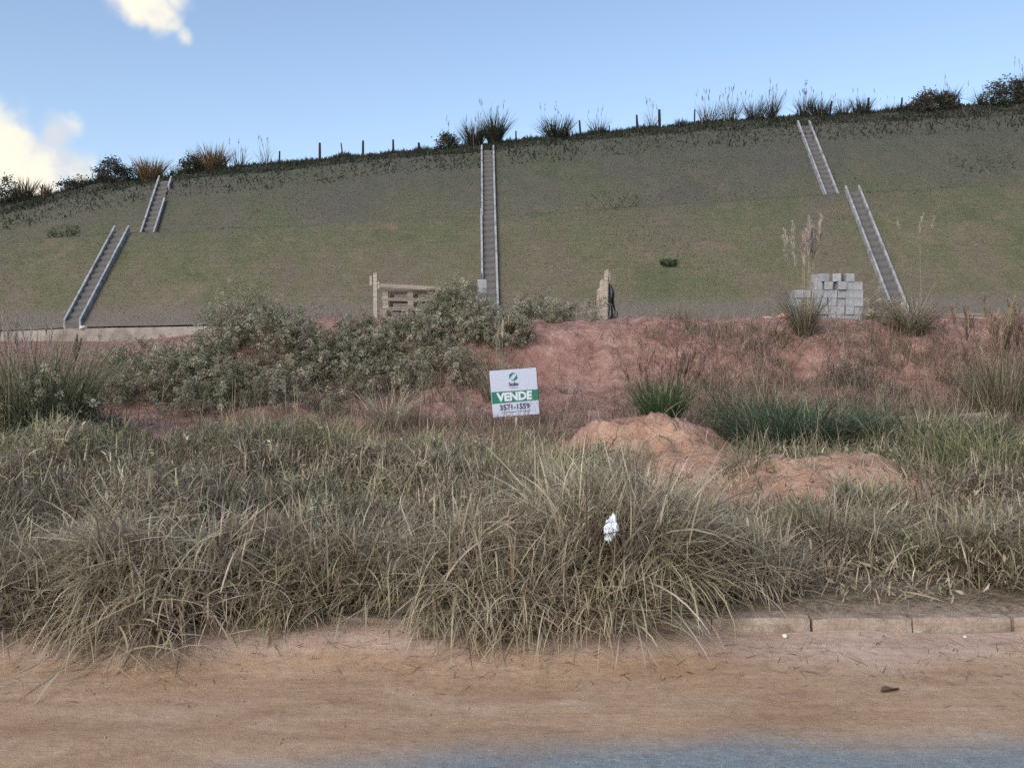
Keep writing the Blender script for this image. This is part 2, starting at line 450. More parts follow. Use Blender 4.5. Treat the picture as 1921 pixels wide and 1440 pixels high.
def turf_mat():
    m, t, b = material('turf_slope')
    c = coords(t)
    big = noise(t, c, .16, 5, .6, .6)
    mid = noise(t, c, .9, 6, .62)
    fine = noise(t, c, 7, 6, .7)
    br = N(t, 'ShaderNodeTexBrick')
    br.inputs['Scale'].default_value = 1.0
    br.inputs['Brick Width'].default_value = .62; br.inputs['Row Height'].default_value = .42
    br.inputs['Mortar Size'].default_value = .022; br.inputs['Mortar Smooth'].default_value = .6
    br.inputs['Color1'].default_value = (.8, .8, .8, 1); br.inputs['Color2'].default_value = (1.12, 1.12, 1.12, 1)
    br.inputs['Mortar'].default_value = (.62, .62, .62, 1)
    mp = N(t, 'ShaderNodeMapping')
    sep = N(t, 'ShaderNodeSeparateXYZ'); t.links.new(c, sep.inputs[0])
    cmb = N(t, 'ShaderNodeCombineXYZ')
    t.links.new(mathn(t, 'ADD', sep.outputs['X'], mathn(t, 'MULTIPLY', mid, .12)), cmb.inputs['X'])
    t.links.new(mathn(t, 'ADD', mathn(t, 'MULTIPLY', sep.outputs['Z'], 1.4), mathn(t, 'MULTIPLY', mid, .1)), cmb.inputs['Y'])
    t.links.new(cmb.outputs[0], br.inputs['Vector'])
    f = mathn(t, 'ADD', mathn(t, 'MULTIPLY', big, .65), mathn(t, 'MULTIPLY', mid, .35))
    col = ramp(t, f, [(.32, (.048, .075, .036)), (.42, (.078, .09, .05)), (.49, (.098, .098, .062)), (.56, (.112, .10, .075)), (.66, (.108, .091, .084))])
    col = mix(t, .45, col, br.outputs['Color'], 'MULTIPLY')
    grain = noise(t, c, 1.0, 6, .7, .3, vscale=(2.2, 9, 9))
    col = mix(t, 1.0, col, ramp(t, grain, [(.3, (.72, .72, .72)), (.5, (1, 1, 1)), (.7, (1.25, 1.22, 1.18))]), 'MULTIPLY')
    patch = noise(t, c, .42, 5, .62, .8)
    pm = N(t, 'ShaderNodeMapRange', interpolation_type='SMOOTHSTEP'); pm.inputs['From Min'].default_value = .56; pm.inputs['From Max'].default_value = .70
    t.links.new(patch, pm.inputs['Value']); col = mix(t, mathn(t, 'MULTIPLY', pm.outputs['Result'], .55), col, (.05, .085, .04))
    pb_ = N(t, 'ShaderNodeMapRange', interpolation_type='SMOOTHSTEP'); pb_.inputs['From Min'].default_value = .42; pb_.inputs['From Max'].default_value = .30
    t.links.new(patch, pb_.inputs['Value']); col = mix(t, mathn(t, 'MULTIPLY', pb_.outputs['Result'], .5), col, (.165, .125, .10))
    col = mix(t, mathn(t, 'MULTIPLY', fine, .6), mix(t, .2, col, (.22, .19, .13)), mix(t, .35, col, (.035, .04, .03)))
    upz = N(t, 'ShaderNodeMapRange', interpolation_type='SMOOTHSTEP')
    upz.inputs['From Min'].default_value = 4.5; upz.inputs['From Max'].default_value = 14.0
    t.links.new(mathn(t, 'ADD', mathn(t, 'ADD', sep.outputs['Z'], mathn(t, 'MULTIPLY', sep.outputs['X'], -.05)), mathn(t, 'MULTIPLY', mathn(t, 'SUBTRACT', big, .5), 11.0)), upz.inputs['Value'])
    col = mix(t, mathn(t, 'MULTIPLY', upz.outputs['Result'], .66), col, mix(t, mid, (.034, .046, .05), (.07, .073, .066)))  # bluish veiling glare over the upper tier, put into the turf colour
    # greyer bare strip at the toe
    toe = N(t, 'ShaderNodeMapRange', interpolation_type='SMOOTHSTEP')
    toe.inputs['From Min'].default_value = 41.4; toe.inputs['From Max'].default_value = 40.7
    t.links.new(mathn(t, 'ADD', sep.outputs['Y'], mathn(t, 'MULTIPLY', mid, .35)), toe.inputs['Value'])
    col = mix(t, mathn(t, 'MULTIPLY', toe.outputs['Result'], .75), col, mix(t, fine, (.085, .075, .07), (.17, .15, .14)))
    t.links.new(col, b.inputs['Base Color'])
    b.inputs['Roughness'].default_value = .95; b.inputs['Specular IOR Level'].default_value = .1
    h = mathn(t, 'ADD', fine, mathn(t, 'MULTIPLY', mid, .5))
    bump(t, b, h, .7, .12)
    return m
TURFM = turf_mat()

def road_mat():
    m, t, b = material('dirt_road')
    c = coords(t)
    sep = N(t, 'ShaderNodeSeparateXYZ'); t.links.new(c, sep.inputs[0])
    streak = noise(t, c, 1.0, 9, .66, .6, vscale=(1.3, 4.2, 1))
    streak2 = noise(t, c, 1.0, 7, .7, .4, vscale=(7, 26, 1))
    big = noise(t, c, .8, 4, .55)
    fine = noise(t, c, 60, 5, .75)
    col = ramp(t, streak, [(.28, (.24, .155, .095)), (.45, (.32, .22, .142)), (.58, (.365, .265, .18)), (.75, (.45, .36, .275))])
    col = mix(t, mathn(t, 'MULTIPLY', streak2, .55), col, mix(t, .55, col, (.26, .17, .12)))
    # pinkish silt washed against the kerb
    silt = N(t, 'ShaderNodeMapRange', interpolation_type='SMOOTHSTEP')
    silt.inputs['From Min'].default_value = 4.12; silt.inputs['From Max'].default_value = 4.36
    t.links.new(mathn(t, 'ADD', sep.outputs['Y'], mathn(t, 'MULTIPLY', mathn(t, 'SUBTRACT', big, .5), .9)), silt.inputs['Value'])
    col = mix(t, mathn(t, 'MULTIPLY', silt.outputs['Result'], .75), col, ramp(t, streak, [(.3, (.33, .24, .20)), (.7, (.45, .36, .31))]))
    # worn asphalt showing where the wheels keep it clear
    asp = N(t, 'ShaderNodeMapRange', interpolation_type='SMOOTHSTEP')
    asp.inputs['From Min'].default_value = 3.46; asp.inputs['From Max'].default_value = 3.08
    lean = mathn(t, 'SUBTRACT', mathn(t, 'MULTIPLY', mathn(t, 'MINIMUM', sep.outputs['X'], 0.4), -.16), .02)
    t.links.new(mathn(t, 'ADD', mathn(t, 'ADD', sep.outputs['Y'], lean), mathn(t, 'MULTIPLY', mathn(t, 'SUBTRACT', big, .5), .55)), asp.inputs['Value'])
    grey = ramp(t, fine, [(.3, (.11, .15, .18)), (.55, (.17, .215, .24)), (.75, (.25, .29, .31))])
    col = mix(t, asp.outputs['Result'], col, grey)
    col = mix(t, mathn(t, 'MULTIPLY', fine, .2), col, mix(t, .6, col, (.14, .095, .065)))
    blot = noise(t, c, 3.2, 7, .68, .8, vscale=(1, 2.4, 1))
    bl = N(t, 'ShaderNodeMapRange'); bl.inputs['From Min'].default_value = .52; bl.inputs['From Max'].default_value = .68
    t.links.new(blot, bl.inputs['Value'])
    col = mix(t, mathn(t, 'MULTIPLY', bl.outputs['Result'], .45), col, (.25, .165, .12))
    lt = N(t, 'ShaderNodeMapRange'); lt.inputs['From Min'].default_value = .40; lt.inputs['From Max'].default_value = .28
    t.links.new(blot, lt.inputs['Value'])
    col = mix(t, mathn(t, 'MULTIPLY', lt.outputs['Result'], .35), col, (.52, .43, .35))
    gr = noise(t, c, 16, 8, .72)
    col = mix(t, 1.0, col, ramp(t, gr, [(.3, (.84, .82, .80)), (.5, (1.04, 1.03, 1.02)), (.72, (1.2, 1.19, 1.17))]), 'MULTIPLY')
    trk = noise(t, c, 1.0, 4, .75, .15, vscale=(.35, 42, 1))
    tk = N(t, 'ShaderNodeMapRange'); tk.inputs['From Min'].default_value = .56; tk.inputs['From Max'].default_value = .66
    t.links.new(trk, tk.inputs['Value'])
    col = mix(t, mathn(t, 'MULTIPLY', mathn(t, 'MULTIPLY', tk.outputs['Result'], big), .8), col, (.22, .145, .105))
    t.links.new(col, b.inputs['Base Color'])
    b.inputs['Roughness'].default_value = .93; b.inputs['Specular IOR Level'].default_value = .15
    h = mathn(t, 'ADD', mathn(t, 'ADD', mathn(t, 'MULTIPLY', streak2, .8), mathn(t, 'MULTIPLY', gr, 1.0)), mathn(t, 'MULTIPLY', fine, .6))
    bump(t, b, h, .45, .015)
    return m
ROADM = road_mat()
CONC = simple('weathered_concrete', [(.3, (.10, .11, .12)), (.45, (.20, .215, .23)), (.6, (.28, .295, .31)), (.75, (.36, .37, .38))], 2.8, .9, .5, .01)
CONC_STEP = simple('dark_concrete', [(.3, (.06, .06, .06)), (.5, (.10, .097, .095)), (.7, (.15, .14, .135))], 2.5, .93, .5, .02)  # darker tone, so the drain steps read as a recessed floor
def kerb_mat():
    m, t, b = material('kerb_concrete')
    gp = N(t, 'ShaderNodeNewGeometry').outputs['Position']
    f = noise(t, gp, 6, 8, .68); f2 = noise(t, gp, 30, 6, .7); f3 = noise(t, gp, 2.2, 3, .5)
    col = ramp(t, f, [(.34, (.16, .125, .095)), (.46, (.29, .23, .18)), (.56, (.36, .295, .24)), (.68, (.52, .46, .40))])
    col = mix(t, mathn(t, 'MULTIPLY', f3, .35), col, (.33, .25, .20))
    col = mix(t, mathn(t, 'MULTIPLY', f2, .5), col, mix(t, .75, col, (.06, .05, .04)))
    t.links.new(col, b.inputs['Base Color']); b.inputs['Roughness'].default_value = .95; b.inputs['Specular IOR Level'].default_value = .15
    bump(t, b, mathn(t, 'ADD', f, mathn(t, 'MULTIPLY', f2, .6)), .9, .02)
    return m
KERBM = kerb_mat()
BLOCKM = simple('concrete_block', [(.3, (.17, .185, .20)), (.5, (.245, .26, .28)), (.7, (.31, .325, .34))], 9, .95, .6, .006, 60)
GUTTERM = simple('gutter_concrete', [(.3, (.16, .135, .12)), (.5, (.25, .22, .20)), (.7, (.33, .30, .275))], 1.6, .92, .4, .01)
WOOD = simple('grey_timber', [(.25, (.15, .125, .10)), (.5, (.30, .265, .225)), (.75, (.44, .40, .35))], 5, .85, .6, .006, 18, (1, 1, 7))
WOODH = simple('grey_timber_lying', [(.25, (.11, .092, .075)), (.5, (.22, .195, .165)), (.75, (.34, .305, .265))], 5, .85, .6, .006, 18, (.6, 4, 7))
POSTM = simple('dark_fence_timber', [(.3, (.016, .015, .014)), (.6, (.034, .03, .027)), (.8, (.06, .052, .045))], 6, .9, .5, .01)
ROCKM = simple('earth_clod', [(.3, (.27, .14, .10)), (.55, (.42, .26, .20)), (.75, (.52, .36, .29))], 6, .95, .8, .02)
STONE = simple('pale_stone', [(.3, (.45, .43, .40)), (.7, (.66, .64, .60))], 12, .9, .5, .004)
BARK = simple('stem_bark', [(.3, (.06, .05, .04)), (.7, (.16, .13, .10))], 14, .9, .5, .004)
def flat(name, c, rough=.5, spec=.4):
    m, t, b = material(name)
    f = noise(t, coords(t), 14, 6, .65)
    t.links.new(mix(t, mathn(t, 'MULTIPLY', f, .28), c, tuple(x * .62 for x in c)), b.inputs['Base Color'])
    b.inputs['Roughness'].default_value = rough; b.inputs['Specular IOR Level'].default_value = spec
    return m
SIGN_W = flat('sign_white', (.43, .475, .60), .42)
SIGN_G = flat('sign_green', (.018, .15, .105), .42)
SIGN_G2 = flat('sign_green_light', (.10, .30, .20), .42)
SIGN_N = flat('sign_navy', (.018, .022, .085), .42)
SIGN_B = flat('sign_back', (.035, .035, .04), .6)
SIGN_L = flat('sign_letter_white', (.52, .58, .66), .42)
PIPE = flat('white_metal_tube', (.6, .6, .58), .45)
BLACKP = flat('black_plastic', (.018, .02, .024), .38, .5)
BAGM = flat('white_plastic_film', (.60, .66, .72), .35, .5)

# ------------------------------------------------------------------ ground, road, hillside
def sheet(name, xs, ys, zf, mat, label=None):
    X, Y = np.meshgrid(xs, ys)
    Z = zf(X, Y)
    v = np.stack([X, Y, Z], -1).reshape(-1, 3)
    nx, ny = len(xs), len(ys)
    i = (np.arange(ny - 1)[:, None] * nx + np.arange(nx - 1)[None, :]).ravel()
    q = np.stack([i, i + 1, i + 1 + nx, i + nx], 1)
    o = mesh_np(name, v, q, None, mat, smooth_=True)
    o["kind"] = "structure"
    return o
sheet('road', np.arange(-14, 14.01, .07), np.concatenate([np.arange(-9, 2.6, .3), np.arange(2.6, 4.585, .035)]), road_z, ROADM)
ys = np.concatenate([np.arange(4.665, 6.8, .075), np.arange(6.8, 10.6, .05), np.arange(10.6, 12, .075), np.arange(12, 18.5, .085), np.arange(18.5, 39.6, .45), [39.75, 40.02]])
sheet('bank', np.concatenate([np.arange(-36, -13, .4), np.arange(-13, .2, .085), np.arange(.2, 4.2, .045), np.arange(4.2, 13, .085), np.arange(13, 36.1, .4)]), ys, bank_z, EARTH)
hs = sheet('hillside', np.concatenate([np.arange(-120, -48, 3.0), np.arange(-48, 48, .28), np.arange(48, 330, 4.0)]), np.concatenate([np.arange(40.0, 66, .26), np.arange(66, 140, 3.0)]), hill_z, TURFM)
# everything beyond, down to the horizon
gv = [(-3000, -3000, -.35), (3000, -3000, -.35), (3000, 3000, -.35), (-3000, 3000, -.35)]
g = mesh_np('ground', gv, [(0, 1, 2, 3)], None, EARTH); g["kind"] = "structure"

# kerb: one row of cast stones
kerb = empty('kerb', (0, 4.63, 0)); kerb["kind"] = "structure"
_w = .545
def kerb_stone(seed):
    """a cast stone with a worn, chipped upper edge"""
    nx = 15; prof = [(.065, -.06), (.065, .118), (.0, .120), (-.045, .117), (-.062, .092), (-.066, .03), (-.066, -.06)]
    v, r_ = [], np.random.default_rng(seed)
    for i in range(nx):
        x = -.2685 + .537 * i / (nx - 1)
        end = .010 if i in (0, nx - 1) else 0.0
        for k, (yy, zz) in enumerate(prof):
            chip = .016 * max(0, float(fbm(np.array([x * 9 + seed * 3.1]), np.array([k * .6]), 500 + seed, 3)[0])) if k in (2, 3, 4) else 0
            v.append((x, yy + (chip + end if k >= 4 else 0) + r_.normal(0, .0012), zz - chip - end * (.6 if 0 < k < 5 else 0) + r_.normal(0, .0012)))
    m_ = len(prof); q = [(i * m_ + k, i * m_ + k + 1, (i + 1) * m_ + k + 1, (i + 1) * m_ + k) for i in range(nx - 1) for k in range(m_ - 1)]
    mb = MB(); mb.add(v, q + [tuple(range(m_)), tuple(range((nx - 1) * m_, nx * m_))[::-1]])
    return mb.mesh('kerb_stone', KERBM)
stone_me = [kerb_stone(k) for k in range(5)]
for i in range(-16, 18):
    o = bpy.data.objects.new('kerb_stone', stone_me[i % 5]); link(o, kerb)
    x = 1.915 + i * _w
    o.location = (x + rng.normal(0, .002) - (.012 if i < 0 else 0), rng.normal(0, .008), rng.normal(0, .006) - .004)
    o.rotation_euler = (rng.normal(0, .03), rng.normal(0, .012), rng.normal(0, .015))

# ------------------------------------------------------------------ stair drains on the slope
def stair_drain(label, bx, by, tx, ty, nsteps, gap=None):
    """a flight from (bx,by) up to (tx,ty); side walls follow the slope, steps between them"""
    z0, z1 = float(hill_z(bx, by + .05)), float(hill_z(tx, ty))
    root = empty('stair_drain', (bx, by, z0))
    tag(root, label, 'drain', 'concrete stair drains on the turf slope')
    run, rise, sh = ty - by, z1 - z0, tx - bx
    wi, wt, up, dn = .31, .105, .34, .30
    def wall(x0, x1, s0, s1):
        v = []
        for s in (s0, s1):
            for zz in (-dn, up):
                for xx in (x0, x1):
                    v.append((xx + sh * s, run * s, rise * s + zz))
        mb = MB(); mb.add(v, [(0, 1, 3, 2), (4, 6, 7, 5), (0, 2, 6, 4), (1, 5, 7, 3), (2, 3, 7, 6), (0, 4, 5, 1)])
        return mb.build('side_wall', CONC, root, .012)
    n_seg = 3
    for sgn in (-1, 1):
        a, b = sgn * wi, sgn * (wi + wt)
        if sgn == 1 and gap:
            wall(min(a, b), max(a, b), 0, gap[0]); wall(min(a, b), max(a, b), gap[1], 1)
        else:
            wall(min(a, b), max(a, b), -.004, 1.012)
    for k in range(nsteps):
        s0, s1 = k / nsteps, (k + 1) / nsteps
        mb = MB(); rn, rs = run / nsteps, rise / nsteps
        mb.prism([(0, -.3), (rn, rs - .3), (rn, rs + .045), (.012, .215), (0, .20)], -wi + .003, wi - .003)
        o = mb.build('step', CONC_STEP, root)
        o.location = (sh * s0, run * s0, rise * s0)
    return root
def flank(px_b, px_t, lower):
    """bottom and top of a flight from its photograph columns"""
    def solve(px, f):
        d = 45.0
        for _ in range(12):
            d = float(f(ray(px, 500)[0] * d))
        return ray(px, 500)[0] * d, d
    if lower:
        b = solve(px_b, lambda x: TOE_D)
        t = solve(px_t, lambda x: np.interp(x, C1[:, 0], C1[:, 1]))
    else:
        b = solve(px_b, lambda x: np.interp(x, C1[:, 0], C1[:, 1]) + BERM)
        t = solve(px_t, lambda x: np.interp(x, C2[:, 0], C2[:, 1]))
    return (*b, *t)
stair_drain('lower flight of the stair drain ending on the low gutter wall', *flank(133, 229, True), 15)
stair_drain('upper flight of stair drain between golden and dark bushes, one wall broken', *flank(277, 313, False), 11, (.60, .84))
stair_drain('lower flight of the central stair drain behind the concrete pillar', *flank(920, 916, True), 16)
stair_drain('upper flight of the central stair drain below two dark grass tufts', *flank(917, 915, False), 15)
stair_drain('lower flight of the stair drain beside the grey block stack', *flank(1690, 1597, True), 18)
stair_drain('upper flight of the stair drain above the one by the block stack', *flank(1560, 1504, False), 16)

# gutter wall at the toe
gx0, gx1 = -36.0, -5.0
gut = MB(); n = 40
for i in range(n):
    xa, xb = gx0 + (gx1 - gx0) * i / n, gx0 + (gx1 - gx0) * (i + 1) / n
    za, zb = np.interp([xa, xb], TOE_X, TOE_Z) - .07
    y0, y1 = 39.62, 39.78
    gut.add([(xa, y0, za - .75), (xb, y0, zb - .75), (xb, y1, zb - .75), (xa, y1, za - .75), (xa, y0, za), (xb, y0, zb), (xb, y1, zb), (xa, y1, za)],
            [(4, 5, 6, 7), (0, 1, 5, 4), (2, 3, 7, 6)] + ([(3, 0, 4, 7)] if i == 0 else []) + ([(1, 2, 6, 5)] if i == n - 1 else []))
o = gut.build('gutter_wall', GUTTERM)
tag(o, 'long low concrete gutter wall at the foot of the turf slope', 'wall')

# ------------------------------------------------------------------ fence posts on the ridge
def ridge(px):
    d = 58.0
    for _ in range(12):
        d = float(np.interp(ray(px, 300)[0] * d, RD[:, 0], RD[:, 1]))
    x = ray(px, 300)[0] * d
    return x, d, float(hill_z(x, d))
POSTS = [(75, 346, .08, 'thin fence post between the two leftmost ridge bushes'),
         (424, 294, .09, 'short fence post just beside the golden sun-tinted bush on the ridge'),
         (524, 284, .09, 'lone short fence post on the bare ridge after the dry stalks'),
         (600, 268, .13, 'tall dark leaning fence post, first of the close row of four'),
         (643, 269, .07, 'thin fence post, second of the close row of four on the ridge'),
         (681, 264, .12, 'thick fence post, third of the close row of four on the ridge'),
         (738, 262, .11, 'fence post, fourth of the close row of four on the ridge'),
         (787, 268, .13, 'stubby fence post before the low bush on the ridge'),
         (968, 246, .08, 'small fence post just after the two tall tufts on the ridge'),
         (1089, 226, .11, 'fence post beside the round spiky tuft on the ridge'),
         (1143, 236, .06, 'tiny stub of a fence post on the ridge'),
         (1195, 216, .12, 'fence post, the shorter of the two close thick ones'),
         (1237, 206, .15, 'tallest thick dark fence post on the ridge'),
         (1302, 206, .08, 'thin fence post at the start of the tall reed row'),
         (1494, 208, .08, 'thin fence post just above the stair drain top'),
         (1555, 190, .10, 'fence post among reeds past the stair drain top'),
         (1626, 184, .13, 'thick fence post standing in the last reed tuft'),
         (1689, 184, .10, 'fence post at the near edge of the big dark bush'),
         (1797, 184, .10, 'short fence post on the far side of the big dark bush')]
for px, py, w, lab in POSTS:
    x, d, z = ridge(px)
    top = at(px, py, d)[2]
    h = max(top - z, .4)
    mb = MB(); lx, ly = rng.normal(0, .05), rng.normal(0, .05)
    pts = [(0, 0, -.3), (lx * .4, ly * .4, h * .4), (lx * .8, ly * .7, h * .75), (lx, ly, h)]
    w *= 1.35; mb.tube(pts, [w * .52, w * .5, w * .46, w * .42], 7)
    o = mb.build('fence_post', POSTM); o.location = (x, d, z)
    tag(o, lab, 'fence post', 'old fence posts along the ridge')

# ------------------------------------------------------------------ vegetation kit
def pal(n, cols, wts, jit=.16):
    cols, wts = np.array(cols, float), np.array(wts, float)
    c = cols[rng.choice(len(cols), n, p=wts / wts.sum())]
    return np.clip(c * (1 + rng.normal(0, jit, (n, 1))) * (1 + rng.normal(0, .05, (n, 3))), .01, .9)
TAN, PALE, STRAW = (.40, .335, .235), (.56, .50, .385), (.46, .39, .255)
BROWN, GREY, DARK = (.235, .18, .125), (.36, .325, .25), (.10, .08, .06)
GRN, GRN2, DGRN, LGRN = (.145, .165, .08), (.22, .23, .125), (.06, .085, .045), (.28, .30, .125)
BGRN = (.09, .15, .085)
def blade_arrays(root, az, L, lean, bend, w, col, nseg=4, hfun=H, power=1.2, clear=.008, side=None):
    n = len(root)
    p = root.astype(float).copy()
    d = np.stack([np.sin(az), np.cos(az)], 1)
    tw = az + math.pi / 2 + rng.normal(0, .5, n)
    s = np.stack([np.sin(tw), np.cos(tw), rng.normal(0, .25, n)], 1)
    vs_, cs_ = [], []
    for k in range(nseg + 1):
        t = k / nseg
        wk = w * (.75 + .6 * t - 1.25 * t * t)
        if k < nseg:
            vs_ += [p - s * (wk / 2)[:, None], p + s * (wk / 2)[:, None]]
        else:
            vs_ += [p.copy()]
        th = lean + bend * ((k + .5) / nseg) ** power
        st = L / nseg
        p = p + np.stack([np.sin(th) * d[:, 0], np.sin(th) * d[:, 1], np.cos(th)], 1) * st[:, None]
        if hfun is not None:
            hz = hfun(p[:, 0], p[:, 1]) + clear
            p[:, 2] = np.maximum(p[:, 2], hz)
    nv = 2 * nseg + 1
    V = np.stack(vs_, 1)                       # n, nv, 3
    b = (np.arange(n) * nv)[:, None]
    q = []
    for k in range(nseg - 1):
        q.append(b + np.array([[2 * k, 2 * k + 1, 2 * k + 3, 2 * k + 2]]))
    Q = np.concatenate(q) if q else np.zeros((0, 4), int)
    T = b + np.array([[2 * nseg - 2, 2 * nseg - 1, 2 * nseg]])
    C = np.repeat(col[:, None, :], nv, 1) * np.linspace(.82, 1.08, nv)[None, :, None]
    return V.reshape(-1, 3), Q, T, C.reshape(-1, 3)
def merge(parts):
    V, Q, T, C, o = [], [], [], [], 0
    for v, q, t, c in parts:
        V.append(v); C.append(c)
        if q is not None and len(q): Q.append(q + o)
        if t is not None and len(t): T.append(t + o)
        o += len(v)
    return np.concatenate(V), (np.concatenate(Q) if Q else None), (np.concatenate(T) if T else None), np.concatenate(C)
def veg(name, parts, parent=None, mat=None, origin=None):
    v, q, t, c = merge(parts)
    if origin is not None: v = v - np.array(origin, float)[None, :]
    return mesh_np(name, v, q, t, mat or LEAF, parent, c)
def leaf_arrays(pos, size, col, up=.3, asp=.45, out=None):
    n = len(pos)
    a = rng.normal(0, 1, (n, 3))
    if out is not None: a = a * .7 + out
    a[:, 2] += up
    a /= np.linalg.norm(a, axis=1, keepdims=True) + 1e-9
    b = np.cross(a, rng.normal(0, 1, (n, 3))); b /= np.linalg.norm(b, axis=1, keepdims=True) + 1e-9
    c = np.cross(a, b)
    s = size[:, None]
    V = np.stack([pos, pos + a * s * .5 + b * s * asp * .5 + c * s * .08, pos + a * s, pos + a * s * .5 - b * s * asp * .5 + c * s * .08], 1)
    Q = (np.arange(n) * 4)[:, None] + np.array([[0, 1, 2, 3]])
    return V.reshape(-1, 3), Q, None, np.repeat(col[:, None, :], 4, 1).reshape(-1, 3)
def puff_arrays(cen, rad, col, k=22):
    """fluffy seed heads: a burst of tiny slivers"""
    n = len(cen)
    c = np.repeat(cen, k, 0); r = np.repeat(rad, k)
    d = rng.normal(0, 1, (n * k, 3)); d[:, 2] += .35
    d /= np.linalg.norm(d, axis=1, keepdims=True)
    e = np.cross(d, rng.normal(0, 1, (n * k, 3))); e /= np.linalg.norm(e, axis=1, keepdims=True)
    tip = c + d * (r * rng.uniform(.75, 1.1, n * k))[:, None]
    base = c + d * (r * .25)[:, None]
    w = (r * .13)[:, None]
    V = np.stack([base, tip + e * w, tip - e * w], 1)
    T = (np.arange(n * k) * 3)[:, None] + np.array([[0, 1, 2]])
    return V.reshape(-1, 3), None, T, np.repeat(np.repeat(col, k, 0)[:, None, :], 3, 1).reshape(-1, 3)
def scatter(n, x0, x1, y0, y1):
    return rng.uniform(x0, x1, n), rng.uniform(y0, y1, n)
def on_ground(x, y, dz=-.01):
    return np.stack([x, y, H(x, y) + dz], 1)

# ---- roadside grass: what nobody could count
def field(n_, y0, y1, weight, Lr, lean, bend, w, cols, wts, nseg=4, clump=.35, az_bias=None, nper=9):
    n = int(n_ * 1.2)
    m = n // nper * 3
    y = np.sqrt(rng.uniform(y0 ** 2, y1 ** 2, m)); u = rng.uniform(-.9, .9, m)
    x = u * (y + 1.2)
    k = rng.uniform(0, 1, m) < weight(x, y)
    x, y = x[k], y[k]
    x, y = x[:n // nper], y[:n // nper]
    hh = np.repeat(rng.uniform(.7, 1.25, len(x)), nper)
    ca = np.repeat(rng.uniform(0, 2 * math.pi, len(x)), nper)
    cc = np.repeat(pal(len(x), cols, wts, .12), nper, 0)
    X = np.repeat(x, nper) + rng.normal(0, clump * .12, len(x) * nper)
    Y = np.repeat(y, nper) + rng.normal(0, clump * .12, len(x) * nper)
    Y = np.maximum(Y, 4.74)
    N_ = len(X)
    az = ca + rng.normal(0, 1.1, N_)
    if az_bias is not None:
        ang, st = az_bias
        dx, dy = np.sin(az) + math.sin(ang) * st, np.cos(az) + math.cos(ang) * st
        az = np.arctan2(dx, dy)
    L = rng.uniform(*Lr, N_) * hh
    col = cc * .6 + pal(N_, cols, wts, .2) * .4
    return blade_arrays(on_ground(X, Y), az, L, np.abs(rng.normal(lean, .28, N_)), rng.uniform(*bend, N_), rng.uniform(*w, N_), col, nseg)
def edge_n(x, y, s=0): return fbm(x * .8, y * .8, 101 + s, 3)
def bare_m(x, y):
    """dug ground round the two earth heaps"""
    w = .25 * fbm(x * 1.3, y * 1.3, 137, 3)
    r = np.minimum(mound_r(x, y) / 1.05, np.sqrt(((x - 1.6) / .72) ** 2 + ((y - 7.9) / 1.15) ** 2) + w)
    return 1 - smooth(.86, 1.1, r)
def w_front(x, y):
    e = edge_n(x, y)
    bare = smooth(1.1, 1.7, x) * (1 - smooth(5.25, 5.75, y + e * .25))
    return np.clip((1 - bare * .72) * (1 - smooth(7.3, 8.2, y + e * .5)) * (1 - .93 * bare_m(x, y)), 0, 1)
def w_front_tall(x, y):
    return w_front(x, y) * (1 - .85 * smooth(.9, 1.3, x) * (1 - smooth(3.3, 3.9, x)))
def w_back(x, y):
    e = edge_n(x, y, 7)
    lim = 9.15 + .55 * fbm(x * .5, x * 0, 131, 3) + .7 * smooth(3.2, 4.2, x)
    return np.clip((1 - smooth(lim - .4, lim + .4, y + e * .4)) * (1 - .97 * bare_m(x, y)) * (.5 + .5 * smooth(-.5, .2, e)), 0, 1)
def canopy(x, y):
    """height of the matted grass above the soil"""
    l = fbm(x * 1.25, y * 1.25, 301, 3)
    h = .19 + .40 * l + .10 * fbm(x * 4, y * 4, 311, 2)
    h = h * (1.3 - .55 * smooth(6, 9, y)) * (1 - .55 * smooth(.9, 1.3, x) * (1 - smooth(3.4, 4.0, x)) * smooth(5.5, 5.9, y)) * (1 + .35 * smooth(-1, -2.5, x))
    return np.clip(h, .02, .6)
def mat_layer(n, y0, y1, weight, Lr, w, cols, wts, top=canopy, nseg=4, rmin=.35):
    n = int(n * 1.2)
    m = n * 3
    y = np.sqrt(rng.uniform(y0 ** 2, y1 ** 2, m)); x = rng.uniform(-.9, .9, m) * (y + 1.2)
    k = rng.uniform(0, 1, m) < weight(x, y)
    x, y = x[k][:n], y[k][:n]; nn = len(x)
    hc = top(x, y)
    z = H(x, y) + hc * rng.uniform(rmin, 1, nn) ** .6
    # neighbouring blades comb the same way
    a0 = 6.3 * fbm(x * 1.1, y * 1.1, 321, 2)
    az = math.pi + a0 + rng.normal(0, 1.8, nn)
    cn = fbm(x * .9, y * .9, 331, 3)[:, None]
    c = pal(nn, cols, wts, .22) * (1 + .35 * cn)
    gy = smooth(.12, .45, fbm(x * .75 + 40, y * .9, 341, 3))[:, None]; br = smooth(.1, .5, fbm(x * .7 + 80, y * .8, 351, 3))[:, None]
    c = c * (1 - .55 * gy) + .55 * gy * np.array([.27, .30, .15]) * (c.sum(1, keepdims=True) / .75)
    c = c * (1 - .5 * br) + .5 * br * np.array([.30, .24, .185]) * (c.sum(1, keepdims=True) / .85)
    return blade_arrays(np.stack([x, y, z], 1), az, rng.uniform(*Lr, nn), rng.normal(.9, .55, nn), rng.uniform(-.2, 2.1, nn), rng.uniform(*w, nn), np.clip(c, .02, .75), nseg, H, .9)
MATC = [TAN, GREY, PALE, BROWN, GRN2, GRN, DARK]
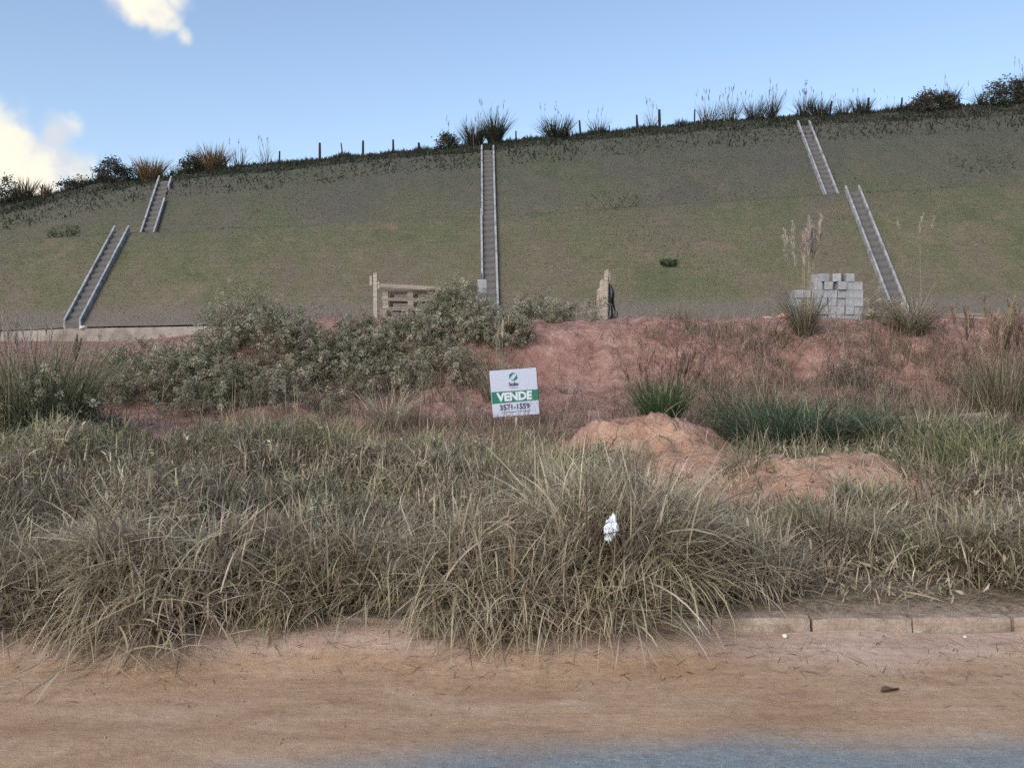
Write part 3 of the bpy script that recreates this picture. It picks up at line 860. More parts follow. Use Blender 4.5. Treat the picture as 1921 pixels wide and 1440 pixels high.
parts = [
    field(6500, 4.85, 8.2, w_front_tall, (.30, .62), .75, (.5, 1.9), (.006, .012), [TAN, GREY, BROWN, PALE, GRN2, DARK], [5, 5, 3, 2, 3, 1.2], 5, az_bias=(math.pi, .25)),
    mat_layer(64000, 4.80, 8.2, w_front, (.07, .25), (.006, .015), MATC, [6, 6, 3, 3, 2.2, 1.2, .8], nseg=3),
    field(6000, 7.0, 10.3, w_back, (.16, .36), .65, (.4, 1.7), (.006, .011), [GRN2, GRN, GREY, TAN, LGRN, DGRN], [5, 4, 4, 2.2, 1.2, 1.5], 4, az_bias=(math.pi, .2)),
    mat_layer(52000, 7.2, 10.2, w_back, (.06, .22), (.006, .014), [GRN2, GRN, GREY, TAN, LGRN, PALE], [5, 3, 5, 3.6, 1.8, 1.2], nseg=3),
    field(3600, 6.5, 10.0, w_back, (.25, .55), .25, (.1, 1.0), (.004, .007), [PALE, STRAW, TAN], [2, 2, 2], 4, nper=4),
    field(1800, 4.9, 8.5, lambda x, y: w_front_tall(x, y) * .8, (.4, .75), .5, (.05, .9), (.003, .006), [PALE, STRAW, TAN], [2, 2, 2], 4, nper=3),
]
n = 7000
y = np.sqrt(rng.uniform(4.8 ** 2, 9.8 ** 2, n)); x = rng.uniform(-.72, .72, n) * (y + 1)
k = rng.uniform(0, 1, n) < np.maximum(w_front(x, y), w_back(x, y)); x, y = x[k], y[k]; n = len(x)
fl = leaf_arrays(np.stack([x, y, H(x, y) + canopy(x, y) * rng.uniform(.6, 1.15, n)], 1), rng.uniform(.03, .085, n), pal(n, [PALE, TAN, GREY, LGRN], [3, 2, 2, 1], .2), .1, .3)
parts.append(fl)
o = veg('roadside_grass', parts)
tag(o, 'tangled dry and green grass covering the verge above the kerb', 'grass', kind='stuff')

# ---- weeds on the red bank
def w_bank(x, y):
    e = fbm(x * .55, y * .55, 151, 3)
    e2 = fbm(x * 1.7, y * 1.7, 161, 3)
    right = smooth(1.2, 3.4, x) * (1 - smooth(14.4, 15.3, y)); mid_ = (1 - smooth(10.4, 12.2, y)) * .5
    w = .10 + .28 * smooth(0, .5, e) + mid_ * smooth(-.3, .3, e2) + 1.2 * right * smooth(-.5, .1, e2 + e * .5)
    w = w * (1 - .93 * smooth(14.4, 15.4, y)) * (1 - .6 * smooth(-1.5, 0, x) * (1 - smooth(1.6, 3.0, x)) * smooth(12, 13, y))
    return np.clip(w * (1 - .85 * bare_m(x, y)), 0, 1)
parts = [
    field(42000, 9.0, 17.6, w_bank, (.14, .44), .5, (.2, 1.5), (.006, .012), [BROWN, GREY, DARK, GRN, (.23, .15, .13)], [4, 3, 2.2, 1.4, 2.5], 3, nper=7, clump=.8),
    field(4500, 10.5, 17.4, w_bank, (.35, .8), .3, (.0, .7), (.005, .009), [GREY, TAN, BROWN], [3, 2, 3], 3, nper=3, clump=.6),
    field(1500, 9.0, 17.8, lambda x, y: np.where(y > 16.2, .12, .35), (.12, .3), .7, (.0, .5), (.008, .014), [DARK, BROWN], [3, 2], 2, nper=2, clump=.6),
]
o = veg('bank_weeds', parts)
tag(o, 'sparse brown weeds and dead stalks over the red earth bank', 'weeds', kind='stuff')

# ---- turf on the cut slope and scrub on the ridge
n = 120000
x = rng.uniform(-46, 46, n); y = rng.uniform(40.1, 60, n)
d2 = np.interp(x, C2[:, 0], C2[:, 1])
k = (y < d2 + .4) & (np.abs(x) < .68 * y + 3)
x, y = x[k], y[k]
pn = fbm(x * .22, y * .3, 171, 4)
k = rng.uniform(0, 1, len(x)) < .35 + .6 * smooth(-.4, .4, pn)
x, y, pn = x[k], y[k], pn[k]
nb = len(x)
ct = pal(nb, [(.12, .11, .078), (.095, .098, .062), (.138, .12, .09), (.088, .088, .064)], [4, 3, 1.5, 2], .12)
g_ = smooth(.15, .6, pn)[:, None]
ct = ct * (1 - g_ * .6) + np.array([.075, .12, .05]) * g_ * .6
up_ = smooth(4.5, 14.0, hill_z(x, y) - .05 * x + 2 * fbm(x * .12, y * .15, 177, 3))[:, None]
ct = ct * (1 - .55 * up_) + pal(nb, [(.052, .058, .055), (.08, .077, .07), (.045, .052, .046)], [2, 2, 2], .12) * .55 * up_  # upper blades take the same glare tint in their colour
L = rng.uniform(.03, .085, nb) * (1 + .6 * smooth(.2, .7, pn))
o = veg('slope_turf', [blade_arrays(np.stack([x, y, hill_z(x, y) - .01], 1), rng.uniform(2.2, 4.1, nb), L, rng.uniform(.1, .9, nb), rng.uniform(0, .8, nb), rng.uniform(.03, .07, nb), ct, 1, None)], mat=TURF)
tag(o, 'short dry turf covering the two tiers of the cut slope', 'turf', kind='stuff')
n = 56000
x = rng.uniform(-48, 48, n)
d2 = np.interp(x, C2[:, 0], C2[:, 1]); d3 = np.interp(x, RD[:, 0], RD[:, 1])
y = d2 + (d3 - d2 + 1.2) * rng.uniform(-.12, 1, n) ** .9 if False else d2 - 1.3 + (d3 - d2 + 2.6) * rng.uniform(0, 1, n) ** .8
sc_n = .55 + .6 * fbm(x * .9, y * .9, 181, 3)
cs = pal(n, [(.045, .06, .045), (.07, .075, .05), (.10, .085, .06), (.035, .045, .035)], [4, 3, 2, 3], .2)
n2 = 16000
x2 = rng.uniform(-48, 48, n2); y2 = np.interp(x2, RD[:, 0], RD[:, 1]) + rng.normal(-.3, .5, n2)
h2 = np.clip(.15 + 1.1 * np.maximum(0, fbm(x2 * .5, x2 * 0 + 3, 187, 4)) + .25 * fbm(x2 * 2.5, y2, 189, 2), .08, 1.1)
s2 = blade_arrays(np.stack([x2, y2, hill_z(x2, y2) - .02], 1), rng.uniform(0, 6.3, n2), h2 * rng.uniform(.4, 1.1, n2), rng.uniform(0, .7, n2), rng.uniform(0, .9, n2), rng.uniform(.02, .06, n2), pal(n2, [(.045, .055, .045), (.07, .07, .055), (.035, .042, .036)], [3, 2, 2], .2), 2, None)
o = veg('ridge_scrub', [s2, blade_arrays(np.stack([x, y, hill_z(x, y) - .02], 1), rng.uniform(0, 6.3, n), rng.uniform(.16, .62, n) * np.clip(sc_n, .25, 1.4), rng.uniform(0, .9, n), rng.uniform(0, 1, n), rng.uniform(.03, .09, n), cs, 2, None)], mat=LEAF)
tag(o, 'low dark scrub band along the top of the cut slope', 'scrub', kind='stuff')

# ------------------------------------------------------------------ for-sale sign
def text_part(name, body, size, cx, cz, mat, parent, bold=0.0, width=None, y=-.0045):
    cu = bpy.data.curves.new(name, 'FONT'); cu.body = body; cu.size = size
    cu.align_x = 'CENTER'; cu.align_y = 'CENTER'; cu.offset = bold; cu.extrude = .0006; cu.resolution_u = 3
    tmp = bpy.data.objects.new(name, cu); COL.objects.link(tmp)
    bpy.context.view_layer.update()
    me = bpy.data.meshes.new_from_object(tmp.evaluated_get(bpy.context.evaluated_depsgraph_get()))
    COL.objects.unlink(tmp); bpy.data.objects.remove(tmp)
    v = np.array([p.co[:] for p in me.vertices])
    v[:, :2] -= (v[:, :2].max(0) + v[:, :2].min(0)) / 2
    if width: v[:, 0] *= width / (v[:, 0].max() - v[:, 0].min())
    nv = np.stack([v[:, 0] + cx, y - v[:, 2], v[:, 1] + cz], 1)
    me.vertices.foreach_set('co', nv.astype(np.float32).ravel()); me.materials.clear(); me.materials.append(mat); me.update()
    o = bpy.data.objects.new(name, me)
    return link(o, parent)
def plate(name, poly, mat, parent, y0, y1):
    """polygon in sign plane (x,z) with thickness along y"""
    n = len(poly); mb = MB()
    mb.add([(x, y0, z) for x, z in poly] + [(x, y1, z) for x, z in poly],
           [tuple(range(n)), tuple(range(2 * n - 1, n - 1, -1))] + [(i, i + n, (i + 1) % n + n, (i + 1) % n) for i in range(n)])
    return mb.build(name, mat, parent)
SD = 11.0
sc_ = at(965, 736, SD)                       # panel centre
base = np.array([at(970, 800, SD)[0], SD + .03, float(H(at(970, 800, SD)[0], SD + .03))])
sign = empty('sale_sign', base)
tag(sign, 'white and green VENDE sale sign on a thin post, tilted', 'sign')
S = .605
panel = plate('panel', [(-S / 2, -S / 2), (S / 2, -S / 2), (S / 2, S / 2), (-S / 2, S / 2)], SIGN_W, sign, 0, .006)
panel.location = Vector(sc_) - Vector(base); panel.rotation_euler = (R(3), R(-4.4), R(-1))
bk = plate('back_frame', [(-S / 2 - .006, -S / 2 - .006), (S / 2 + .006, -S / 2 - .006), (S / 2 + .006, S / 2 + .006), (-S / 2 - .006, S / 2 + .006)], SIGN_B, panel, .0065, .022)
plate('green_band', [(-S / 2 + .006, -.128), (S / 2, -.118), (S / 2, .020), (-S / 2 + .006, .026)], SIGN_G, panel, -.0022, -.0002)
text_part('lettering', 'VENDE', .145, -.005, -.048, SIGN_L, panel, .0075, .46)
text_part('phone_number', '3571-1559', .095, -.01, -.182, SIGN_N, panel, .0022, .385)
text_part('company_name', 'Solio', .062, -.003, .112, SIGN_N, panel, .0022, .125)
for z, w, h in ((.079, .10, .002), (.062, .115, .005), (-.248, .38, .006)):
    mb = MB(); x = -w / 2
    while x < w / 2 - .004:
        l = rng.uniform(.006, .02); mb.box((x, -.0022, z - h / 2), (min(x + l, w / 2), -.0004, z + h / 2)); x += l + .003
    mb.build('small_print', SIGN_N, panel)
# emblem: a hexagon cut into four facets around a zigzag
hx = lambda k, r=.060: (r * math.sin(R(60 * k)), .205 + r * math.cos(R(60 * k)))
c_ = (0, .205)
plate('emblem', [hx(0), (-.004, .205 + .026), (-.028, .205 + .004), hx(4), hx(5)], SIGN_G, panel, -.0022, -.0003)
plate('emblem', [hx(3), (.004, .205 - .026), (.028, .205 - .004), hx(1), hx(2)], SIGN_G, panel, -.0022, -.0003)
plate('emblem', [(.003, .205 + .058), (.003, .205 + .030), (.036, .205 + .040)], SIGN_G2, panel, -.0022, -.0003)
plate('emblem', [(-.003, .205 - .058), (-.003, .205 - .030), (-.036, .205 - .040)], SIGN_G2, panel, -.0022, -.0003)
mb = MB(); tp = Vector(sc_) - Vector(base)
mb.tube([(.0, 0, -.25), (tp.x * .5 + .008, .025, tp.z * .3), (tp.x + .004, tp.y + .04, tp.z + .12)], .016, 8)
mb.build('post', PIPE, sign)

# ------------------------------------------------------------------ stacked concrete blocks
def block_mesh():
    L, W, Hh, t = .382, .181, .180, .03
    import bmesh
    bm = bmesh.new()
    xs = [0, t, L / 2 - t / 2, L / 2 + t / 2, L - t, L]; ys_ = [0, t, W - t, W]
    def grid(z): return [[bm.verts.new((x - L / 2, y - W / 2, z)) for x in xs] for y in ys_]
    A, B = grid(0), grid(Hh)
    hole = {(1, 1), (1, 3)}
    for j in range(3):
        for i in range(5):
            if (j, i) in hole:
                a = [(j, i), (j, i + 1), (j + 1, i + 1), (j + 1, i)]
                for q in range(4):
                    p0, p1 = a[q], a[(q + 1) % 4]
                    bm.faces.new((A[p0[0]][p0[1]], A[p1[0]][p1[1]], B[p1[0]][p1[1]], B[p0[0]][p0[1]]))
            else:
                bm.faces.new((B[j][i], B[j][i + 1], B[j + 1][i + 1], B[j + 1][i]))
                bm.faces.new((A[j][i], A[j + 1][i], A[j + 1][i + 1], A[j][i + 1]))
    for i in range(5):
        bm.faces.new((A[0][i], A[0][i + 1], B[0][i + 1], B[0][i])); bm.faces.new((A[3][i + 1], A[3][i], B[3][i], B[3][i + 1]))
    for j in range(3):
        bm.faces.new((A[j + 1][0], A[j][0], B[j][0], B[j + 1][0])); bm.faces.new((A[j][5], A[j + 1][5], B[j + 1][5], B[j][5]))
    bmesh.ops.recalc_face_normals(bm, faces=bm.faces)
    me = bpy.data.meshes.new('concrete_block'); bm.to_mesh(me); bm.free(); me.materials.append(BLOCKM)
    return me
bme = block_mesh()
BD = 19.5
PITCHZ = .187
bx = lambda px: at(px, 560, BD)[0]
zb0 = at(1600, 604, BD)[2] - .012
COURSE = ['bottom', 'second', 'third', 'fourth', 'fifth', 'top']
ROWS = [  # course from the ground, then blocks (left px, 'h' end-on / 's' side-on / 'H' half block)
    [(1490, 'h'), (1506, 'h'), (1522, 'h'), (1538, 'h'), (1554, 'h'), (1570, 'h'), (1587, 's')],
    [(1490, 'h'), (1506, 'h'), (1522, 'h'), (1538.5, 'h'), (1554.5, 'h'), (1570.5, 'h'), (1587, 'h'), (1603, 'h')],
    [(1489, 'h'), (1505.5, 'h'), (1522, 'h'), (1538, 'h'), (1554, 'h'), (1570.5, 'h'), (1587, 's')],
    [(1490, 'h'), (1507, 'h'), (1524, 'h'), (1539, 's'), (1571, 'h'), (1587, 's')],
    [(1530, 'h'), (1546, 'h'), (1571, 'h'), (1586.5, 's')],
    [(1536, 'h'), (1569, 'h'), (1587, 'h')]]
ORD = ['first', 'second', 'third', 'fourth', 'fifth', 'sixth', 'seventh', 'eighth']
for r, row in enumerate(ROWS):
    for i, (px, k) in enumerate(row):
        o = bpy.data.objects.new('concrete_block', bme); link(o)
        w = .39 if k == 's' else .19
        x = bx(px) + w / 2
        zoff = r * PITCHZ
        y = BD + (.095 if k == 's' else .195) + rng.normal(0, .012)
        o.location = (x + rng.normal(0, .005), y + rng.normal(0, .02), zb0 + zoff)
        o.rotation_euler = (0, 0, (math.pi / 2 if k == 'h' else 0) + rng.normal(0, .035))
        if (r, i) in ((5, 0), (5, 1)): o.rotation_euler.z += .35 if i == 0 else -.4
        n = len(row)
        tag(o, f'grey concrete block, {ORD[n - 1 - i]} from the stair drain end of the {COURSE[r]} course of the stack', 'block', 'stacked concrete blocks')

# ------------------------------------------------------------------ timber things on the terrace edge
PD = 17.4
def gz(x, y): return float(H(x, y))
# leaning post with a nailed offcut
x0 = at(705, 600, PD)[0]; top = at(705, 512, PD)[2]; zg = gz(x0, PD)
post = empty('timber_post', (x0, PD, zg)); tag(post, 'squared grey timber post standing beside the stacked pallets', 'post')
mb = MB(); mb.box((-.042, -.04, -.3), (.042, .04, top - zg)); o = mb.build('shaft', WOOD, post, .006)
mb = MB(); mb.box((-.115, -.03, top - zg - .26), (-.065, .03, top - zg - .06)); mb.build('nailed_board', WOOD, post, .004)
mb = MB(); mb.box((.045, -.03, top - zg - .33), (.085, .03, top - zg - .16)); mb.build('nailed_board', WOOD, post, .004)
# pallets
px0, px1 = at(713, 560, PD)[0], at(822, 560, PD)[0]
pw = px1 - px0; pxc = (px0 + px1) / 2
ztop = at(770, 544, PD)[2]
NP = 4
ph = .19
PLAB = ['uppermost', 'second', 'third', 'lowest']
for k in range(NP):
    zt = ztop - k * ph - .0
    root = empty('wooden_pallet', (pxc + rng.normal(0, .02), PD + .45, zt - ph)); root.rotation_euler.z = rng.normal(0, .02)
    tag(root, f'weathered wooden pallet, {PLAB[k]} in the stack beside the timber post', 'pallet', 'stacked wooden pallets')
    for j in range(5):
        yy = -.42 + j * .2
        mb = MB(); mb.box((-pw / 2, yy, ph - .034), (pw / 2 + .02 * (j % 2), yy + .11, ph - .006)); mb.build('top_board', WOODH, root, .003)
    for j in range(3):
        yy = -.42 + j * .37
        mb = MB(); mb.box((-pw / 2, yy, .004), (pw / 2, yy + .10, .03)); mb.build('bottom_board', WOODH, root, .003)
        for xx in (-pw / 2 + .02, -.06, pw / 2 - .14):
            mb = MB(); mb.box((xx, yy + .002, .031), (xx + .12, yy + .10, ph - .035)); mb.build('spacer_block', WOODH, root, .003)
# loose planks on the pile
a, b = at(713, 535, PD), at(828, 541, PD)
L_ = np.linalg.norm(b - a)
o = MB().box((0, -.04, -.045), (L_, .03, .045)).build('loose_plank', WOODH, None, .006)
o.location = Vector(a) - Vector((0, .02, .012)); o.rotation_euler = (0, R(2.8), 0)
tag(o, 'thick grey plank lying along the top of the pallet stack', 'plank')
# pillar
x0 = at(905, 560, 17.6)[0]; zt = at(905, 525, 17.6)[2]; zg = gz(x0, 17.6)
root = empty('concrete_pillar', (x0, 17.6, zg)); tag(root, 'pale square concrete pillar in front of the central stair drain', 'pillar')
MB().box((-.094, -.09, -.3), (.094, .09, zt - zg)).build('shaft', CONC, root, .008)
MB().tube([(-.022, 0, zt - zg - .02), (-.024, 0, zt - zg + .12), (-.018, -.01, zt - zg + .135)], [.026, .024, .012], 8).build('pipe_stub', CONC_STEP, root)
# splintered boards
BDp = 16.9
x0 = at(1131, 600, BDp)[0]; zg = gz(x0, BDp)
root = empty('board_post', (x0, BDp, zg)); tag(root, 'bundle of splintered upright grey boards at the terrace edge', 'post')
for (pa, pb, pt, yy, tilt) in ((1120, 1126, 540, .03, 0), (1124, 1131, 523, .0, .01), (1129.5, 1135, 528, -.02, .02), (1133, 1141, 505, -.035, .0), (1136, 1138.5, 518, -.07, .01)):
    xa, xb, zt = at(pa, 560, BDp)[0] - x0, at(pb, 560, BDp)[0] - x0, at(1130, pt, BDp)[2] - zg
    mb = MB(); w = xb - xa
    v = [(xa, yy, -.25), (xb, yy, -.25), (xb, yy + .035, -.25), (xa, yy + .035, -.25),
         (xa + tilt, yy, zt - .05), (xb + tilt, yy, zt - .005), (xb + tilt, yy + .035, zt - .01), (xa + tilt, yy + .035, zt - .06),
         (xa + w * .55 + tilt, yy, zt), (xa + w * .55 + tilt, yy + .035, zt - .01)]
    mb.add(v, [(0, 3, 2, 1), (0, 1, 5, 8, 4), (2, 3, 7, 9, 6), (1, 2, 6, 5), (3, 0, 4, 7), (4, 8, 9, 7), (8, 5, 6, 9)])
    mb.build('board', WOOD, root)
xa = at(1143, 515, BDp)[0] - x0
MB().box((xa - .012, .0, at(1143, 526, BDp)[2] - zg), (xa + .022, .03, at(1143, 508, BDp)[2] - zg)).build('board', WOOD, root, .003)
# black sheet hanging off it
nu, nv_ = 7, 16
z1, z0 = at(1141, 533, BDp)[2], at(1141, 604, BDp)[2]
v = []
for j in range(nv_):
    t = j / (nv_ - 1)
    wd = .02 + .14 * math.sin(min(t * 1.5, 1) * math.pi / 2) - .05 * max(0, t - .85) / .15 + .03 * math.sin(t * 9)
    for i in range(nu):
        s = i / (nu - 1)
        v.append((x0 + .105 + wd * s, BDp - .02 + .05 * math.sin(s * 8 + t * 4) + .03 * math.sin(t * 11 + s * 3), z1 + (z0 - z1) * t + .02 * math.sin(s * 7)))
q = [(j * nu + i, j * nu + i + 1, (j + 1) * nu + i + 1, (j + 1) * nu + i) for j in range(nv_ - 1) for i in range(nu - 1)]
o = mesh_np('plastic_sheet', v, q, None, BLACKP, smooth_=True)
md = o.modifiers.new('thickness', 'SOLIDIFY'); md.thickness = .004
tag(o, 'crumpled black plastic sheet hanging behind the splintered boards', 'plastic sheet')

# lying things
def rock(name, p, sx, sy, sz, mat, label, cat, seed, group=None):
    import bmesh
    bm = bmesh.new(); bmesh.ops.create_icosphere(bm, subdivisions=3, radius=1)
    r = np.random.default_rng(seed); off = r.uniform(0, 50, 3)
    for q in bm.verts:
        c = q.co
        n = float(fbm(np.array([c.x * 1.4 + off[0] + c.z]), np.array([c.y * 1.4 + off[1] - c.z]), seed, 4)[0])
        f = 1 + .45 * n
        q.co = Vector((c.x * sx * f, c.y * sy * f, max(c.z, -.5) * sz * f))
    me = bpy.data.meshes.new(name); bm.to_mesh(me); bm.free(); me.materials.append(mat)
    o = bpy.data.objects.new(name, me); link(o); o.location = [float(k) for k in p]; o.rotation_euler.z = r.uniform(0, 6)
    return tag(o, label, cat, group)
def crest(px, D): 
    x = at(px, 600, D)[0]; return x, D, gz(x, D)
for i, (px, D, sx, sz, lab) in enumerate([
        (1470, 16.8, .24, .085, 'largest flat red clod on the terrace edge before the block stack'),
        (1440, 16.7, .10, .05, 'small red clod beside the flat clod on the terrace edge'),
        (1496, 16.8, .13, .05, 'red clod at the foot of the plumed grass by the blocks'),
        (1640, 16.9, .10, .05, 'small red clod between block stack and stair drain'),
        (1733, 16.9, .12, .08, 'knobbly red clod just past the spreading grass tuft'),
        (1770, 17.0, .09, .05, 'red clod next to the lying board on the terrace edge'),
        (1865, 16.9, .13, .06, 'red clod behind the brown plumed grass')]):
    x, y, z = crest(px, D)
    rock('earth_clod', (x, y, z + .02), sx, .12, sz, ROCKM, lab, 'clod', 300 + i, 'red earth clods on the terrace edge')
x, y, z = crest(1790, 17.0)
o = MB().box((-.03, -.05, 0), (.62, .05, .03)).build('lying_board', WOODH, None, .004); o.location = (x, y, z + .075); o.rotation_euler = (0, R(5), R(-8))
tag(o, 'pale board lying on the terrace edge past the spreading tuft', 'board')
p0, p1 = at(1625, 806, 11.2), at(1850, 780, 11.3)
zz0, zz1 = gz(p0[0], 11.2) + .09, gz(p1[0], 11.3) + .16
o = MB().tube([(p0[0], 11.2, max(zz0, p0[2])), ((p0[0] + p1[0]) / 2, 11.27, (max(zz0, p0[2]) + max(zz1, p1[2])) / 2 - .02), (p1[0], 11.3, max(zz1, p1[2]))], [.045, .05, .055], 9).build('fallen_pole', WOODH)
tag(o, 'bleached fallen pole lying in the weeds above the green grass', 'pole')
x, y = at(150, 613, 39.4)[0], 39.70
rock('stone', (x, y, float(np.interp(x, TOE_X, TOE_Z)) - .03), .22, .12, .10, STONE, 'white stone on the gutter wall at the drain foot', 'stone', 411)
g0 = ground_hit(1472, 1196, 3, 4.56)
rock('pebble', (g0[0], g0[1], g0[2] + .01), .014, .013, .012, STONE, 'round white pebble on the road by the kerb', 'pebble', 412)
g0 = ground_hit(1810, 1196, 3, 4.56)
rock('pebble', (g0[0], g0[1], g0[2] + .005), .010, .009, .008, STONE, 'tiny pale pebble on the road at the far kerb stones', 'pebble', 413)
# dead leaf on the road
g0 = ground_hit(1670, 1297, 3, 4.56)
v = []
for i in range(7):
    t = i / 6; w = .022 * math.sin(math.pi * (.08 + .88 * t))
    v += [(-.05 + .1 * t, -w, .010 + .016 * math.sin(t * 3)), (-.05 + .1 * t, 0, .004), (-.05 + .1 * t, w, .014 + .01 * math.sin(t * 5))]
q = [(3 * i + j, 3 * i + 3 + j, 3 * i + 4 + j, 3 * i + 1 + j) for i in range(6) for j in range(2)]
o = mesh_np('dead_leaf', v, q, None, flat('dead_leaf', (.10, .06, .04), .8), smooth_=True); o.location = [float(k) for k in g0]; o.rotation_euler.z = .3
tag(o, 'curled dark dead leaf lying alone on the dirt road', 'leaf')
# crumpled white bag
import bmesh
bm = bmesh.new(); bmesh.ops.create_icosphere(bm, subdivisions=4, radius=1)
for q in bm.verts:
    c = q.co
    n = float(fbm(np.array([c.x * 2.1 + c.z * 1.3 + 9]), np.array([c.y * 2.1 - c.z * 1.7 + 4]), 77, 4, .7)[0])
    f = 1 + .55 * abs(n) * 2 - .3
    q.co = Vector((c.x * .034 * f * (1 - .45 * max(c.z, 0)), c.y * .035 * f, c.z * .072 * f))
me = bpy.data.meshes.new('plastic_bag'); bm.to_mesh(me); bm.free(); me.materials.append(BAGM)
o = bpy.data.objects.new('plastic_bag', me); link(o)
pb = at(1146, 990, 4.33); o.location = [float(k) for k in pb]; o.rotation_euler = (.1, .12, .4)
tag(o, 'crumpled white plastic bag caught in the dry grass clump', 'plastic bag')

# ------------------------------------------------------------------ plants that stand out
def tuft_blades(n, x, y, rx, ry, Lr, lean, bend, w, cols, wts, nseg=4, az=None, hf=H, spread=1.0):
    a = rng.uniform(0, 2 * math.pi, n); r = np.sqrt(rng.uniform(0, 1, n))
    X, Y = x + rx * r * np.cos(a), y + ry * r * np.sin(a)
    if hf is H: Y = np.maximum(Y, 4.74)
    z = (H if hf is H else hill_z)(X, Y)
    azz = np.arctan2((X - x) / max(rx, .01), (Y - y) / max(ry, .01)) + rng.normal(0, .7, n)
    if az is not None:
        ang, st = az
        azz = np.arctan2(np.sin(azz) * spread + math.sin(ang) * st, np.cos(azz) * spread + math.cos(ang) * st)
    return blade_arrays(np.stack([X, Y, z - .01], 1), azz, rng.uniform(*Lr, n), np.abs(rng.normal(lean, .22, n)) + .25 * r, rng.uniform(*bend, n), rng.uniform(*w, n), pal(n, cols, wts, .2), nseg, H if hf is H else None)
def plumes(n, x, y, spread, Lr, lean, col, plume_len, fluff, az=None, hf=H, wst=.009, fw=.015):
    """tall stalks with feathery heads"""
    X, Y = x + rng.normal(0, spread, n), y + rng.normal(0, spread, n)
    z = (H if hf is H else hill_z)(X, Y)
    parts = []
    Z = np.stack([X, Y, z - .02], 1)
    a = rng.uniform(0, 6.28, n)
    if az is not None: a = np.arctan2(np.sin(a) * .5 + math.sin(az), np.cos(a) * .5 + math.cos(az))
    L = rng.uniform(*Lr, n); le = np.abs(rng.normal(lean, .07, n)); be = rng.uniform(.0, .22, n)
    stalk = blade_arrays(Z, a, L, le, be, np.full(n, wst), pal(n, [TAN, STRAW, GREY], [1, 1, 1], .1), 4, None)
    stalk2 = blade_arrays(Z + .002, a + 1.5, L, le * 0 + .01, be * 0, np.full(n, .0001), pal(n, [TAN], [1], .1), 2, None)
    V = stalk[0].reshape(n, -1, 3)
    tip = V[:, -1]; mid = .5 * (V[:, -3] + V[:, -2])
    d = tip - mid; d /= np.linalg.norm(d, axis=1, keepdims=True)
    k = fluff
    t = rng.uniform(0, 1, (n, k))
    pl = rng.uniform(.7, 1.2, (n, 1)) * plume_len
    root = tip[:, None, :] - d[:, None, :] * (pl * t)[..., None]
    root = root.reshape(-1, 3)
    az2 = rng.uniform(0, 6.28, n * k)
    tt = t.reshape(-1)
    head = blade_arrays(root, az2, plume_len * rng.uniform(.22, .5, n * k) * (.5 + .8 * tt), rng.uniform(.12, .5, n * k), rng.uniform(0, .5, n * k), np.full(n * k, fw), np.repeat(pal(n, col, [1] * len(col), .1), k, 0) * (1 + rng.normal(0, .12, (n * k, 1))), 2, None)
    return stalk, head
def plume_grass(label, x, y, leaf, plume, group='plumed grass clumps', name='plume_grass', cat='grass clump', hf=H):
    z = float((H if hf is H else hill_z)(x, y))
    root = empty(name, (x, y, z)); tag(root, label, cat, group)
    o_ = (x, y, z)
    if leaf: 
        l = veg('leaves', leaf, root, origin=o_); l["kind"] = "stuff"
    if plume:
        st = veg('stalks', [p[0] for p in plume], root, origin=o_); st["kind"] = "stuff"
        hd = veg('plumes', [p[1] for p in plume], root, origin=o_); hd["kind"] = "stuff"
    return root
